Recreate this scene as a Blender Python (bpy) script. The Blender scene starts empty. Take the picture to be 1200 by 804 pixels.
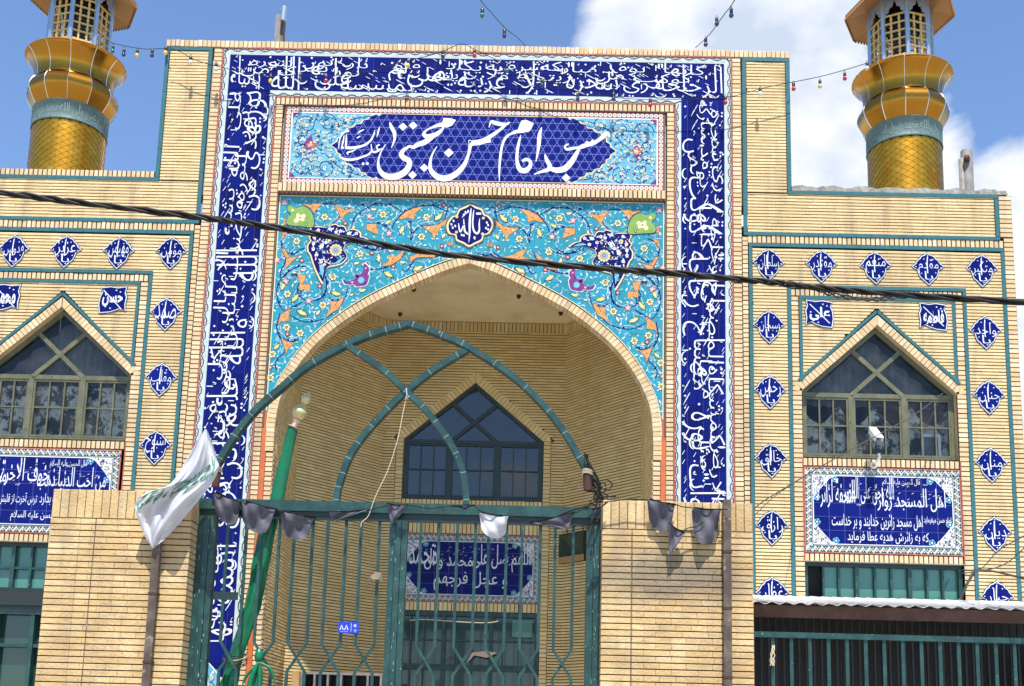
import bpy, math, random
from math import sin, cos, tan, pi, radians, sqrt
from mathutils import Vector, Matrix
random.seed(7)
sc = bpy.context.scene
col = sc.collection

# ---------------------------------------------------------------- camera
F, PITCH, YAW, ROLL, PPY = 1360.0, .17565, -.01323, .02688, 620.4   # focal length and principal point in units of a 1200 wide picture; the print is the upper crop of a taller one
EYE = Vector((0, 0, 1.765))
_f = Vector((sin(YAW)*cos(PITCH), cos(YAW)*cos(PITCH), sin(PITCH)))
_r = Vector((cos(YAW), -sin(YAW), 0)); _u = _r.cross(_f)
RT = cos(ROLL)*_r + sin(ROLL)*_u
UP = -sin(ROLL)*_r + cos(ROLL)*_u
FW = _f
cam = bpy.data.cameras.new('camera'); camo = bpy.data.objects.new('camera', cam); col.objects.link(camo)
cam.sensor_width = 36; cam.lens = 36*F/1200; cam.shift_y = (PPY-402)/1200; cam.clip_start = .1; cam.clip_end = 3000
camo.matrix_world = Matrix.Translation(EYE) @ Matrix((RT, UP, -FW)).transposed().to_4x4()
sc.camera = camo

# ---------------------------------------------------------------- light
SUN_EL, SUN_AZ = radians(66), radians(5)                 # the sun stands behind the viewer, a little to the right
sun_dir = Vector((sin(SUN_AZ)*cos(SUN_EL), -cos(SUN_AZ)*cos(SUN_EL), sin(SUN_EL)))
sl = bpy.data.lights.new('sun', 'SUN'); sl.energy = 5.0; sl.angle = radians(.5); sl.color = (1, .955, .88)
so = bpy.data.objects.new('sun', sl); col.objects.link(so)
so.rotation_euler = sun_dir.to_track_quat('Z', 'Y').to_euler()
w = bpy.data.worlds.new('World'); sc.world = w; w.use_nodes = True
nt = w.node_tree; nt.nodes.clear()
def N(t, typ, **k):
    n = t.nodes.new(typ)
    for a, v in k.items(): setattr(n, a, v)
    return n
wo = N(nt, 'ShaderNodeOutputWorld'); bg = N(nt, 'ShaderNodeBackground'); bg.inputs[1].default_value = .14
sky = N(nt, 'ShaderNodeTexSky'); sky.sky_type = 'NISHITA'; sky.sun_disc = False
sky.sun_elevation = SUN_EL; sky.sun_rotation = radians(180)-SUN_AZ; sky.altitude = 1000; sky.air_density = 1.0; sky.dust_density = .1; sky.ozone_density = 5.0
tc = N(nt, 'ShaderNodeTexCoord')
# clouds: noise on the view direction, thickest to the right of the portal
mp = N(nt, 'ShaderNodeMapping'); mp.inputs['Scale'].default_value = (5.0, 5.0, 8.0); mp.inputs['Location'].default_value = (1.3, .4, .25)
nt.links.new(tc.outputs['Generated'], mp.inputs[0])
noi = N(nt, 'ShaderNodeTexNoise'); noi.inputs['Scale'].default_value = 1.15; noi.inputs['Detail'].default_value = 9; noi.inputs['Roughness'].default_value = .55; noi.inputs['Distortion'].default_value = .25
nt.links.new(mp.outputs[0], noi.inputs[0])
def bank(px, py, r0, r1, amt):                          # a cloud bank round one direction of the sky
    d = (RT*((px-600)/F) - UP*((py-PPY)/F) + FW).normalized(); n = N(nt, 'ShaderNodeVectorMath', operation='DOT_PRODUCT'); n.inputs[1].default_value = d
    nt.links.new(tc.outputs['Generated'], n.inputs[0]); m = N(nt, 'ShaderNodeMapRange', interpolation_type='SMOOTHSTEP')
    m.inputs[1].default_value = cos(radians(r1)); m.inputs[2].default_value = cos(radians(r0)); m.inputs[4].default_value = amt
    nt.links.new(n.outputs['Value'], m.inputs[0]); return m.outputs[0]
def madd(p, q, op='ADD'):
    n = N(nt, 'ShaderNodeMath', operation=op)
    for i, x in enumerate((p, q)):
        if isinstance(x, (int, float)): n.inputs[i].default_value = x
        else: nt.links.new(x, n.inputs[i])
    return n.outputs[0]
banks = madd(madd(bank(850, 60, 3.5, 9.5, .42), bank(990, 190, 2, 8, .40), 'MAXIMUM'), bank(1240, 330, 2, 9, .5), 'MAXIMUM')
banks = madd(madd(banks, bank(300, 60, 6, 22, -.22)), bank(1170, 60, 2, 8, -.20))
ad = N(nt, 'ShaderNodeMath', operation='ADD'); nt.links.new(noi.outputs[0], ad.inputs[0]); nt.links.new(banks, ad.inputs[1])
cr = N(nt, 'ShaderNodeValToRGB'); cr.color_ramp.elements[0].position = .565; cr.color_ramp.elements[1].position = .70
cr.color_ramp.elements[0].color = (0, 0, 0, 1); cr.color_ramp.elements[1].color = (1, 1, 1, 1)
nt.links.new(ad.outputs[0], cr.inputs[0])
noi2 = N(nt, 'ShaderNodeTexNoise'); noi2.inputs['Scale'].default_value = 2.3; noi2.inputs['Detail'].default_value = 6
nt.links.new(mp.outputs[0], noi2.inputs[0])
cc = N(nt, 'ShaderNodeValToRGB'); cc.color_ramp.elements[0].position = .35; cc.color_ramp.elements[0].color = (2.7, 3.1, 3.8, 1)
cc.color_ramp.elements[1].position = .6; cc.color_ramp.elements[1].color = (4.5, 4.6, 4.75, 1)
nt.links.new(noi2.outputs[0], cc.inputs[0])
mixc = N(nt, 'ShaderNodeMix', data_type='RGBA')
nt.links.new(cr.outputs[0], mixc.inputs[0]); nt.links.new(sky.outputs[0], mixc.inputs[6]); nt.links.new(cc.outputs[0], mixc.inputs[7])
nt.links.new(mixc.outputs[2], bg.inputs[0]); nt.links.new(bg.outputs[0], wo.inputs[0])
vs = sc.view_settings; vs.view_transform = 'Standard'; vs.look = 'None'; vs.gamma = 1; vs.use_curve_mapping = False; vs.exposure = .80

# ---------------------------------------------------------------- helpers
def at(px, py, Y, base=None):
    """point of the place at depth Y that the survey photograph (1200 x 804) shows at px, py"""
    d = RT*((px-600)/F) - UP*((py-PPY)/F) + FW
    return EYE + d*(Y/d.y)
XC, YF, SX = -.782, 13.357, .9863                                     # axis and plane of the tiled front
def fz(px, py):                                          # front-plane coordinates (u, z)
    p = at(px, py, YF); return ((p.x-XC)/SX, p.z)

MATS = {}
def mat(name, base, rough=.7, metal=0, spec=.5, noise=None, bump=None, vary=None, coat=0, sheen=0):
    """procedural surface. noise=(scale, amount, other colour), vary=[colours] one per piece, bump=(scale, strength)"""
    m = bpy.data.materials.new(name); m.use_nodes = True; t = m.node_tree
    b = t.nodes['Principled BSDF']; L = t.links.new
    b.inputs['Roughness'].default_value = rough; b.inputs['Metallic'].default_value = metal
    b.inputs['Specular IOR Level'].default_value = spec; b.inputs['Coat Weight'].default_value = coat
    src = None
    tcn = N(t, 'ShaderNodeTexCoord'); geo = N(t, 'ShaderNodeNewGeometry')
    if vary:
        oi = N(t, 'ShaderNodeObjectInfo'); a = N(t, 'ShaderNodeMath', operation='ADD'); fr = N(t, 'ShaderNodeMath', operation='FRACT')
        L(geo.outputs['Random Per Island'], a.inputs[0]); L(oi.outputs['Random'], a.inputs[1]); L(a.outputs[0], fr.inputs[0])
        r = N(t, 'ShaderNodeValToRGB'); r.color_ramp.interpolation = 'LINEAR'
        while len(r.color_ramp.elements) < len(vary): r.color_ramp.elements.new(.5)
        for i, c in enumerate(vary):
            r.color_ramp.elements[i].position = i/(len(vary)-1); r.color_ramp.elements[i].color = (*c, 1)
        L(fr.outputs[0], r.inputs[0]); src = r.outputs[0]
    if noise:
        s, amt, c2 = noise
        n = N(t, 'ShaderNodeTexNoise'); n.inputs['Scale'].default_value = s; n.inputs['Detail'].default_value = 5; n.inputs['Roughness'].default_value = .6
        L(geo.outputs['Position'], n.inputs[0])
        mrn = N(t, 'ShaderNodeMapRange'); mrn.inputs[1].default_value = .42; mrn.inputs[2].default_value = .68; mrn.inputs[4].default_value = amt
        L(n.outputs[0], mrn.inputs[0])
        mx = N(t, 'ShaderNodeMix', data_type='RGBA'); mx.inputs[6].default_value = (*base, 1); mx.inputs[7].default_value = (*c2, 1)
        if src: L(src, mx.inputs[6])
        L(mrn.outputs[0], mx.inputs[0]); src = mx.outputs[2]
    if src: L(src, b.inputs['Base Color'])
    else: b.inputs['Base Color'].default_value = (*base, 1)
    if bump:
        n = N(t, 'ShaderNodeTexNoise'); n.inputs['Scale'].default_value = bump[0]; n.inputs['Detail'].default_value = 4
        L(geo.outputs['Position'], n.inputs[0])
        bp = N(t, 'ShaderNodeBump'); bp.inputs['Strength'].default_value = bump[1]; bp.inputs['Distance'].default_value = .01
        L(n.outputs[0], bp.inputs['Height']); L(bp.outputs[0], b.inputs['Normal'])
    MATS[name] = m; return m

BR = [(0.679, 0.509, 0.261), (0.645, 0.466, 0.229), (0.698, 0.538, 0.293), (0.621, 0.437, 0.210), (0.669, 0.485, 0.247), (0.708, 0.557, 0.316), (0.655, 0.470, 0.233)]
mat('cream_brick', (0.660, 0.490, 0.256), .85, vary=BR, noise=(1.1, .45, (0.504, 0.355, 0.174)), bump=(60, .35))
mat('buff_brick', (0.630, 0.442, 0.229), .85, vary=[(0.679, 0.499, 0.283), (0.563, 0.394, 0.202), (0.660, 0.451, 0.266), (0.737, 0.576, 0.366), (0.533, 0.374, 0.183), (0.640, 0.480, 0.266)], noise=(2.5, .35, (0.485, 0.346, 0.192)), bump=(60, .35))
mat('porch_brick', (0.700, 0.525, 0.243), .85, vary=[(0.760, 0.584, 0.279), (0.660, 0.485, 0.216), (0.720, 0.544, 0.252), (0.800, 0.634, 0.324), (0.690, 0.515, 0.234)], noise=(1.5, .4, (0.560, 0.406, 0.171)), bump=(60, .35))  # same brick as the front, colour lightened in place of fill light
mat('pillar_brick', (0.630, 0.432, 0.183), .85, vary=[(0.601, 0.422, 0.192), (0.543, 0.370, 0.160), (0.630, 0.456, 0.229), (0.572, 0.394, 0.174), (0.650, 0.480, 0.252), (0.524, 0.350, 0.152), (0.601, 0.418, 0.192)], noise=(3.1, .7, (0.369, 0.240, 0.114)), bump=(45, .7))
_m = MATS['pillar_brick']; _t = _m.node_tree; _b = _t.nodes['Principled BSDF']; _src = _b.inputs['Base Color'].links[0].from_socket
_g = N(_t, 'ShaderNodeNewGeometry'); _s = N(_t, 'ShaderNodeSeparateXYZ'); _t.links.new(_g.outputs['Position'], _s.inputs[0])
_n = N(_t, 'ShaderNodeTexNoise'); _n.inputs['Scale'].default_value = 3.2; _n.inputs['Detail'].default_value = 6; _t.links.new(_g.outputs['Position'], _n.inputs[0])
def _mth(op, a, b, c=None):
    n = N(_t, 'ShaderNodeMath', operation=op)
    for i, x in enumerate((a, b)):
        if isinstance(x, (int, float)): n.inputs[i].default_value = x
        else: _t.links.new(x, n.inputs[i])
    return n.outputs[0]
def _bump1(sock, c, w_): return _mth('MAXIMUM', _mth('SUBTRACT', 1.0, _mth('DIVIDE', _mth('ABSOLUTE', _mth('SUBTRACT', sock, c), 0), w_)), 0)
_k = _mth('MULTIPLY', _mth('MULTIPLY', _bump1(_s.outputs[2], 3.20, .30), _bump1(_s.outputs[0], 1.25, .9)), _mth('MULTIPLY', _n.outputs[0], 3.0))   # rain-washed grey patch on the right pillar
_mx = N(_t, 'ShaderNodeMix', data_type='RGBA'); _t.links.new(_mth('MINIMUM', _k, .75), _mx.inputs[0]); _t.links.new(_src, _mx.inputs[6]); _mx.inputs[7].default_value = (.13, .11, .085, 1); _t.links.new(_mx.outputs[2], _b.inputs['Base Color'])
mat('mortar', (.022, .015, .008), .95, noise=(30, .5, (.045, .032, .018)))
mat('render_wall', (.42, .38, .30), .95, noise=(3, .6, (.30, .26, .2)), bump=(30, .5))
mat('rough_mortar', (.33, .31, .27), .95, noise=(9, .8, (.14, .13, .11)), bump=(25, 1))
mat('teal_tile', (.033, .125, .135), .35, noise=(14, .6, (.022, .09, .11)))
mat('red_tile', (.30, .07, .055), .4, noise=(12, .7, (.42, .13, .05)))
mat('orange_tile', (.52, .13, .035), .35, noise=(6, .8, (.33, .08, .03)))
mat('brown_trim', (.12, .055, .03), .6)
mat('white_glaze', (.66, .68, .70), .35, spec=.3)
mat('blue_tile', (.004, .008, .105), .3, spec=.10, vary=[(.003, .006, .080), (.0045, .010, .135), (.003, .007, .10), (.005, .012, .155)])
mat('border_white', (.50, .52, .50), .4, spec=.3, noise=(30, .6, (.36, .40, .38)))
mat('rag_brown', (.20, .155, .11), .9)
mat('line_blue', (.10, .12, .40), .4, spec=.2)
mat('grout_line', (.13, .15, .42), .7, spec=.2)
mat('pale_mint', (.36, .46, .43), .4, noise=(20, .6, (.68, .72, .68)))
mat('black_glaze', (.015, .012, .02), .3)
mat('pink_glaze', (.62, .33, .32), .3)
mat('turquoise_tile', (0.030, 0.255, 0.353), .3, spec=.25, vary=[(0.025, 0.245, 0.344), (0.035, 0.286, 0.378), (0.030, 0.255, 0.336), (0.025, 0.275, 0.395)], noise=(5, .6, (0.018, 0.194, 0.218)))
mat('sky_glaze', (.10, .33, .46), .3, spec=.25, noise=(9, .7, (.24, .48, .52)))
mat('navy_glaze', (.006, .006, .10), .3, spec=.15)
mat('curve_blue', (.006, .012, .13), .3, spec=.15)
mat('amber_glaze', (.55, .25, .065), .25, noise=(16, .7, (.60, .34, .13)))
mat('amber_dark', (.28, .07, .02), .3)
mat('cream_glaze', (.66, .58, .32), .3, spec=.3)
mat('yellow_glaze', (.52, .50, .14), .3, spec=.3)
mat('green_glaze', (.17, .30, .05), .3, noise=(9, .7, (.28, .38, .11)))
mat('purple_glaze', (.20, .035, .16), .25, noise=(20, .9, (.03, .02, .17)))
mat('ceiling_plaster', (.78, .67, .44), .95, noise=(1.6, .5, (.42, .33, .2)))
mat('olive_paint', (.095, .10, .052), .45, noise=(10, .7, (.18, .16, .09)))
mat('dark_green_paint', (.006, .022, .018), .4, noise=(9, .5, (.014, .04, .03)))
mat('gate_green', (.009, .040, .036), .38, noise=(9, .75, (.024, .088, .076)), bump=(40, .25))
mat('gate_scratch', (.20, .28, .26), .6)
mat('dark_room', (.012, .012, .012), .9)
mat('asphalt', (.30, .285, .265), .9, noise=(2, .6, (.24, .23, .215)), bump=(60, .4))
mat('paving', (.56, .52, .44), .85, noise=(3, .6, (.48, .44, .37)))
mat('gold', (.42, .20, .026), .24, 1, noise=(5, .7, (.38, .165, .018)), bump=(3, .2))
mat('gold_scale', (.82, .50, .09), .30, 1, vary=[(.88, .40, .035), (.74, .31, .025), (.82, .36, .03), (.92, .45, .05)])
mat('silver_seam', (.75, .73, .66), .3, 1)
mat('grey_green_band', (.085, .145, .135), .5, noise=(14, .7, (.15, .22, .20)))
mat('band_letter', (.15, .215, .195), .5)
mat('steel_blue', (.34, .45, .54), .35, .6, noise=(8, .5, (.24, .33, .42)))
mat('lattice_gold', (.62, .42, .13), .45, .3)
mat('eave_gold', (.36, .16, .035), .45, .3, noise=(6, .6, (.36, .18, .05)))
mat('pipe_grey', (.20, .19, .185), .7, noise=(12, .7, (.10, .095, .09)))
mat('rust', (.05, .016, .010), .75, noise=(20, .7, (.085, .03, .016)))
mat('pipe_brown', (.075, .05, .037), .6, .2, noise=(7, .8, (.19, .145, .11)))
mat('cable_black', (.006, .0055, .005), .6, spec=.3, noise=(30, .5, (.02, .018, .017)))
mat('thin_wire', (.03, .025, .022), .5)
mat('bulb_red', (.45, .02, .03), .12, coat=.6)
mat('bulb_yellow', (.75, .52, .12), .12, coat=.6)
mat('bulb_green', (.02, .14, .10), .12, coat=.6)
mat('bulb_blue', (.02, .03, .12), .12, coat=.6)
mat('bulb_white', (.70, .68, .66), .15, coat=.6)
mat('white_plastic', (.80, .80, .79), .35)
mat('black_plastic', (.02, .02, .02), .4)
mat('plate_blue', (.010, .035, .40), .3)
mat('rope', (.55, .46, .30), .9)
mat('wood', (.36, .21, .08), .6, noise=(9, .8, (.46, .30, .13)))
mat('corrugated', (.62, .64, .65), .45, .2, noise=(5, .6, (.48, .49, .49)))
mat('beam_rust', (.10, .042, .025), .8, noise=(8, .7, (.17, .085, .05)))
mat('paper_pink', (.62, .42, .33), .8)
mat('finial_brass', (.62, .55, .26), .35, .45, noise=(12, .6, (.46, .38, .16)))

def cloth_mat(name, base, c2, rough=.6, trans=.25, bump=(22, .5), sheen=.2):
    m = mat(name, base, rough, noise=(7, .6, c2), bump=bump); t = m.node_tree
    b = t.nodes['Principled BSDF']; out = [n for n in t.nodes if n.type == 'OUTPUT_MATERIAL'][0]
    tr = N(t, 'ShaderNodeBsdfTranslucent'); tr.inputs[0].default_value = (*base, 1)
    mx = N(t, 'ShaderNodeMixShader'); mx.inputs[0].default_value = trans
    t.links.new(b.outputs[0], mx.inputs[1]); t.links.new(tr.outputs[0], mx.inputs[2]); t.links.new(mx.outputs[0], out.inputs[0])
    return m
cloth_mat('white_satin', (.70, .70, .74), (.60, .60, .66), .5, .4, (14, .35))
cloth_mat('grey_satin', (.065, .063, .082), (.16, .157, .19), .7, .2, (18, .5))
cloth_mat('green_satin', (.005, .16, .065), (.003, .10, .04), .28, .1, (6, .7))
cloth_mat('flag_green_ink', (.03, .20, .12), (.05, .26, .17), .6, .1)
cloth_mat('sheer_curtain', (.15, .165, .19), (.30, .33, .36), .8, .2)
def streaks(name, c, amt):                              # rain streaks and soot running down a wall
    m = MATS[name]; t = m.node_tree; b = t.nodes['Principled BSDF']; src = b.inputs['Base Color'].links[0].from_socket
    g = N(t, 'ShaderNodeNewGeometry'); mp_ = N(t, 'ShaderNodeMapping'); mp_.inputs['Scale'].default_value = (5.0, 5.0, .55); n = N(t, 'ShaderNodeTexNoise'); n.inputs['Scale'].default_value = 1.1; n.inputs['Detail'].default_value = 7; n.inputs['Roughness'].default_value = .65
    t.links.new(g.outputs['Position'], mp_.inputs[0]); t.links.new(mp_.outputs[0], n.inputs[0])
    r = N(t, 'ShaderNodeMapRange'); r.inputs[1].default_value = .50; r.inputs[2].default_value = .78; r.inputs[4].default_value = amt; t.links.new(n.outputs[0], r.inputs[0])
    x = N(t, 'ShaderNodeMix', data_type='RGBA'); x.inputs[7].default_value = (*c, 1); t.links.new(r.outputs[0], x.inputs[0]); t.links.new(src, x.inputs[6]); t.links.new(x.outputs[2], b.inputs['Base Color'])
for _nm, _a in (('cream_brick', .75), ('buff_brick', .8), ('pillar_brick', 1.0), ('porch_brick', .25), ('white_glaze', .5), ('turquoise_tile', .5)): 
    if MATS[_nm].node_tree.nodes['Principled BSDF'].inputs['Base Color'].links: streaks(_nm, {'turquoise_tile': (.02, .16, .20)}.get(_nm, (.30, .225, .14)), _a)
def chips(name, c, scale, lo):                          # chipped paint: small sharp flecks of the ground below
    m = MATS[name]; t = m.node_tree; b = t.nodes['Principled BSDF']; src = b.inputs['Base Color'].links[0].from_socket
    g = N(t, 'ShaderNodeNewGeometry'); n = N(t, 'ShaderNodeTexNoise'); n.inputs['Scale'].default_value = scale; n.inputs['Detail'].default_value = 3; t.links.new(g.outputs['Position'], n.inputs[0])
    r = N(t, 'ShaderNodeMapRange'); r.inputs[1].default_value = lo; r.inputs[2].default_value = lo+.03; t.links.new(n.outputs[0], r.inputs[0])
    x = N(t, 'ShaderNodeMix', data_type='RGBA'); x.inputs[7].default_value = (*c, 1); t.links.new(r.outputs[0], x.inputs[0]); t.links.new(src, x.inputs[6]); t.links.new(x.outputs[2], b.inputs['Base Color'])
chips('gate_green', (.09, .04, .02), 16, .69); chips('gate_green', (.22, .28, .25), 34, .705); chips('olive_paint', (.05, .035, .02), 20, .66); chips('pipe_brown', (.26, .22, .18), 14, .64)
m = cloth_mat('lace', (.42, .40, .35), (.50, .48, .44), .8, .1)
_t = m.node_tree; _n = N(_t, 'ShaderNodeTexVoronoi'); _n.inputs['Scale'].default_value = 9; _n.inputs['Randomness'].default_value = 1
_g = N(_t, 'ShaderNodeNewGeometry'); _t.links.new(_g.outputs['Position'], _n.inputs[0])
_n2 = N(_t, 'ShaderNodeTexNoise'); _n2.inputs['Scale'].default_value = 5.5; _n2.inputs['Detail'].default_value = 8; _n2.inputs['Roughness'].default_value = .75; _t.links.new(_g.outputs['Position'], _n2.inputs[0])
_r = N(_t, 'ShaderNodeValToRGB'); _r.color_ramp.elements[0].position = .47; _r.color_ramp.elements[0].color = (.03, .035, .033, 1); _r.color_ramp.elements[1].position = .53; _r.color_ramp.elements[1].color = (.85, .83, .74, 1)
_t.links.new(_n2.outputs[0], _r.inputs[0]); _t.links.new(_r.outputs[0], _t.nodes['Principled BSDF'].inputs['Base Color'])

def glass_mat(name, tint, refl, haze=.0):
    m = bpy.data.materials.new(name); m.use_nodes = True; t = m.node_tree; t.nodes.clear()
    out = N(t, 'ShaderNodeOutputMaterial'); tr = N(t, 'ShaderNodeBsdfTransparent'); tr.inputs[0].default_value = (*tint, 1)
    gl = N(t, 'ShaderNodeBsdfGlossy'); gl.inputs['Roughness'].default_value = .02
    fr = N(t, 'ShaderNodeFresnel'); fr.inputs[0].default_value = refl
    mx = N(t, 'ShaderNodeMixShader'); t.links.new(fr.outputs[0], mx.inputs[0]); t.links.new(tr.outputs[0], mx.inputs[1]); t.links.new(gl.outputs[0], mx.inputs[2])
    df = N(t, 'ShaderNodeBsdfDiffuse'); df.inputs[0].default_value = (.4, .38, .33, 1)
    g = N(t, 'ShaderNodeNewGeometry'); n = N(t, 'ShaderNodeTexNoise'); n.inputs['Scale'].default_value = 3; n.inputs['Detail'].default_value = 7; t.links.new(g.outputs['Position'], n.inputs[0])
    mr = N(t, 'ShaderNodeMapRange'); mr.inputs[1].default_value = .4; mr.inputs[2].default_value = .8; mr.inputs[4].default_value = haze*2; t.links.new(n.outputs[0], mr.inputs[0])
    m2 = N(t, 'ShaderNodeMixShader'); t.links.new(mr.outputs[0], m2.inputs[0]); t.links.new(mx.outputs[0], m2.inputs[1]); t.links.new(df.outputs[0], m2.inputs[2])
    bp = N(t, 'ShaderNodeBump'); bp.inputs['Strength'].default_value = .04; bp.inputs['Distance'].default_value = .02
    n3 = N(t, 'ShaderNodeTexNoise'); n3.inputs['Scale'].default_value = 1.2; t.links.new(g.outputs['Position'], n3.inputs[0]); t.links.new(n3.outputs[0], bp.inputs['Height']); t.links.new(bp.outputs[0], gl.inputs['Normal'])
    t.links.new(m2.outputs[0], out.inputs[0]); MATS[name] = m
glass_mat('window_glass', (.85, .88, .88), 1.45, .04)
glass_mat('dark_glass', (.45, .48, .50), 1.85, .03)
def tinted(name, c):
    m = mat(name, c, .12, noise=(1.5, .5, tuple(x*.7 for x in c)), coat=.5); return m
tinted('green_glass', (.06, .19, .14)); tinted('green_glass_dark', (.012, .045, .035))

class G:
    """collects faces in a local frame (a along the wall, b up, c out of the wall) and links them as one mesh"""
    def __init__(s, O=(XC, YF, 0), ex=(SX, 0, 0), en=(0, -1, 0), ez=(0, 0, 1)):
        s.O, s.ex, s.en, s.ez = Vector(O), Vector(ex), Vector(en), Vector(ez); s.v = []; s.f = []; s.m = []; s.mn = []
    def P(s, a, b, c): return s.O + s.ex*a + s.ez*b + s.en*c
    def mi(s, m):
        if m not in s.mn: s.mn.append(m)
        return s.mn.index(m)
    def raw(s, vs, fs, m):
        k = len(s.v); s.v += vs; i = s.mi(m)
        for f in fs: s.f.append(tuple(x+k for x in f)); s.m.append(i)
    def poly(s, pts, c, m): s.raw([s.P(a, b, c) for a, b in pts], [tuple(range(len(pts)))], m)
    def prism(s, pts, c0, c1, m):                        # closed outline given depth, open at the back
        n = len(pts)
        s.raw([s.P(a, b, c1) for a, b in pts]+[s.P(a, b, c0) for a, b in pts],
              [tuple(range(n))]+[(i, (i+1) % n, (i+1) % n+n, i+n) for i in range(n)], m)
    def box(s, a0, a1, b0, b1, c0, c1, m, back=False):
        s.prism([(a0, b0), (a1, b0), (a1, b1), (a0, b1)], c0, c1, m)
        if back: s.poly([(a0, b0), (a1, b0), (a1, b1), (a0, b1)], c0, m)
    def stroke(s, pts, w, c, m, smooth=True, n=6):
        if smooth and len(pts) > 2: pts = crom(pts, n)
        k = len(pts); L = []; R = []
        for i, p in enumerate(pts):
            q0 = pts[max(i-1, 0)]; q1 = pts[min(i+1, k-1)]
            dx, dy = q1[0]-q0[0], q1[1]-q0[1]; d = sqrt(dx*dx+dy*dy) or 1
            ww = (p[2] if len(p) > 2 else w)/2
            L.append(s.P(p[0]-dy/d*ww, p[1]+dx/d*ww, c)); R.append(s.P(p[0]+dy/d*ww, p[1]-dx/d*ww, c))
        s.raw(L+R, [(i, i+k, i+k+1, i+1) for i in range(k-1)], m)
    def disc(s, a, b, r, c, m, n=12, ry=None):
        s.poly([(a+r*cos(2*pi*i/n), b+(ry or r)*sin(2*pi*i/n)) for i in range(n)], c, m)
    def ring(s, a, b, r0, r1, c, m, n=10):
        o = [s.P(a+r1*cos(2*pi*i/n), b+r1*sin(2*pi*i/n), c) for i in range(n)]; q = [s.P(a+r0*cos(2*pi*i/n), b+r0*sin(2*pi*i/n), c) for i in range(n)]
        s.raw(o+q, [(i, (i+1) % n, (i+1) % n+n, i+n) for i in range(n)], m)
    def bar(s, p0, p1, w, c0, c1, m):                    # a straight member lying in the wall plane
        dx, dy = p1[0]-p0[0], p1[1]-p0[1]; d = sqrt(dx*dx+dy*dy); x, y = -dy/d*w/2, dx/d*w/2
        s.prism([(p0[0]-x, p0[1]-y), (p1[0]-x, p1[1]-y), (p1[0]+x, p1[1]+y), (p0[0]+x, p0[1]+y)], c0, c1, m)
    def build(s, name, parent=None, **props):
        me = bpy.data.meshes.new(name); me.from_pydata([tuple(v) for v in s.v], [], s.f)
        for m in s.mn: me.materials.append(MATS[m])
        me.polygons.foreach_set('material_index', s.m); me.update()
        return link(name, me, parent, **props)
def link(name, me, parent=None, **props):
    o = bpy.data.objects.new(name, me); col.objects.link(o)
    if parent is not None: o.parent = parent; o.matrix_parent_inverse = parent.matrix_basis.inverted()
    for k, v in props.items():
        if v: o[k] = v
    return o
def thing(name, loc, label, category, group=None):
    o = bpy.data.objects.new(name, None); col.objects.link(o); o.location = loc; o.empty_display_size = .2
    o['label'] = label; o['category'] = category
    if group: o['group'] = group
    return o
def crom(P, n=6, closed=False):
    out = []; k = len(P); d = min(len(p) for p in P)
    for i in range(k if closed else k-1):
        p = [P[(i+j) % k] if closed else P[min(max(i+j, 0), k-1)] for j in (-1, 0, 1, 2)]
        for q in range(n):
            t = q/n
            out.append(tuple(.5*(2*p[1][j]+(p[2][j]-p[0][j])*t+(2*p[0][j]-5*p[1][j]+4*p[2][j]-p[3][j])*t*t+(3*p[1][j]-p[0][j]-3*p[2][j]+p[3][j])*t**3) for j in range(d)))
    if not closed: out.append(tuple(P[-1][:d]))
    return out
def tube(g, pts, r, m, n=6, cap=True):
    """round tube through 3D points (world frame builder W0)"""
    pts = [Vector(p) for p in pts]; k = len(pts); V = []; up = Vector((.13, .31, .94)).normalized()
    prev = None
    for i, p in enumerate(pts):
        t = (pts[min(i+1, k-1)]-pts[max(i-1, 0)]).normalized()
        if prev is None:
            a = t.cross(up)
            if a.length < .1: a = t.cross(Vector((1, 0, 0)))
        else: a = prev - t*prev.dot(t)
        a.normalize(); prev = a; b = t.cross(a); rr = r[i] if isinstance(r, (list, tuple)) else r
        V += [p+(a*cos(2*pi*j/n)+b*sin(2*pi*j/n))*rr for j in range(n)]
    f = [(i*n+j, i*n+(j+1) % n, (i+1)*n+(j+1) % n, (i+1)*n+j) for i in range(k-1) for j in range(n)]
    if cap: f += [tuple(range(n-1, -1, -1)), tuple((k-1)*n+j for j in range(n))]
    g.raw(V, f, m)
def beam(g, pts, w, dep, m):
    """rectangular tube swept through points that share the depth of the wall plane: w in plane, dep along y"""
    pts = [Vector(p) for p in pts]; k = len(pts); V = []
    for i, p in enumerate(pts):
        t = (pts[min(i+1, k-1)]-pts[max(i-1, 0)]).normalized(); a = Vector((-t.z, 0, t.x)).normalized(); y = Vector((0, 1, 0))
        V += [p+a*w/2-y*dep/2, p-a*w/2-y*dep/2, p-a*w/2+y*dep/2, p+a*w/2+y*dep/2]
    f = [(i*4+j, i*4+(j+1) % 4, (i+1)*4+(j+1) % 4, (i+1)*4+j) for i in range(k-1) for j in range(4)]
    f += [(3, 2, 1, 0), tuple((k-1)*4+j for j in range(4))]
    g.raw(V, f, m)
def W0(): return G((0, 0, 0))                            # raw() with world vectors
def lathe(g, c, prof, m, n=24, phase=0, caps=False):
    c = Vector(c); V = []; k = len(prof)
    for r, z in prof: V += [c+Vector((r*cos(2*pi*j/n+phase), r*sin(2*pi*j/n+phase), z)) for j in range(n)]
    f = [(i*n+j, i*n+(j+1) % n, (i+1)*n+(j+1) % n, (i+1)*n+j) for i in range(k-1) for j in range(n)]
    if caps: f += [tuple(range(n)), tuple((k-1)*n+j for j in range(n))]
    g.raw(V, f, m)
def smooth(o):
    for p in o.data.polygons: p.use_smooth = True
    return o

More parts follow.
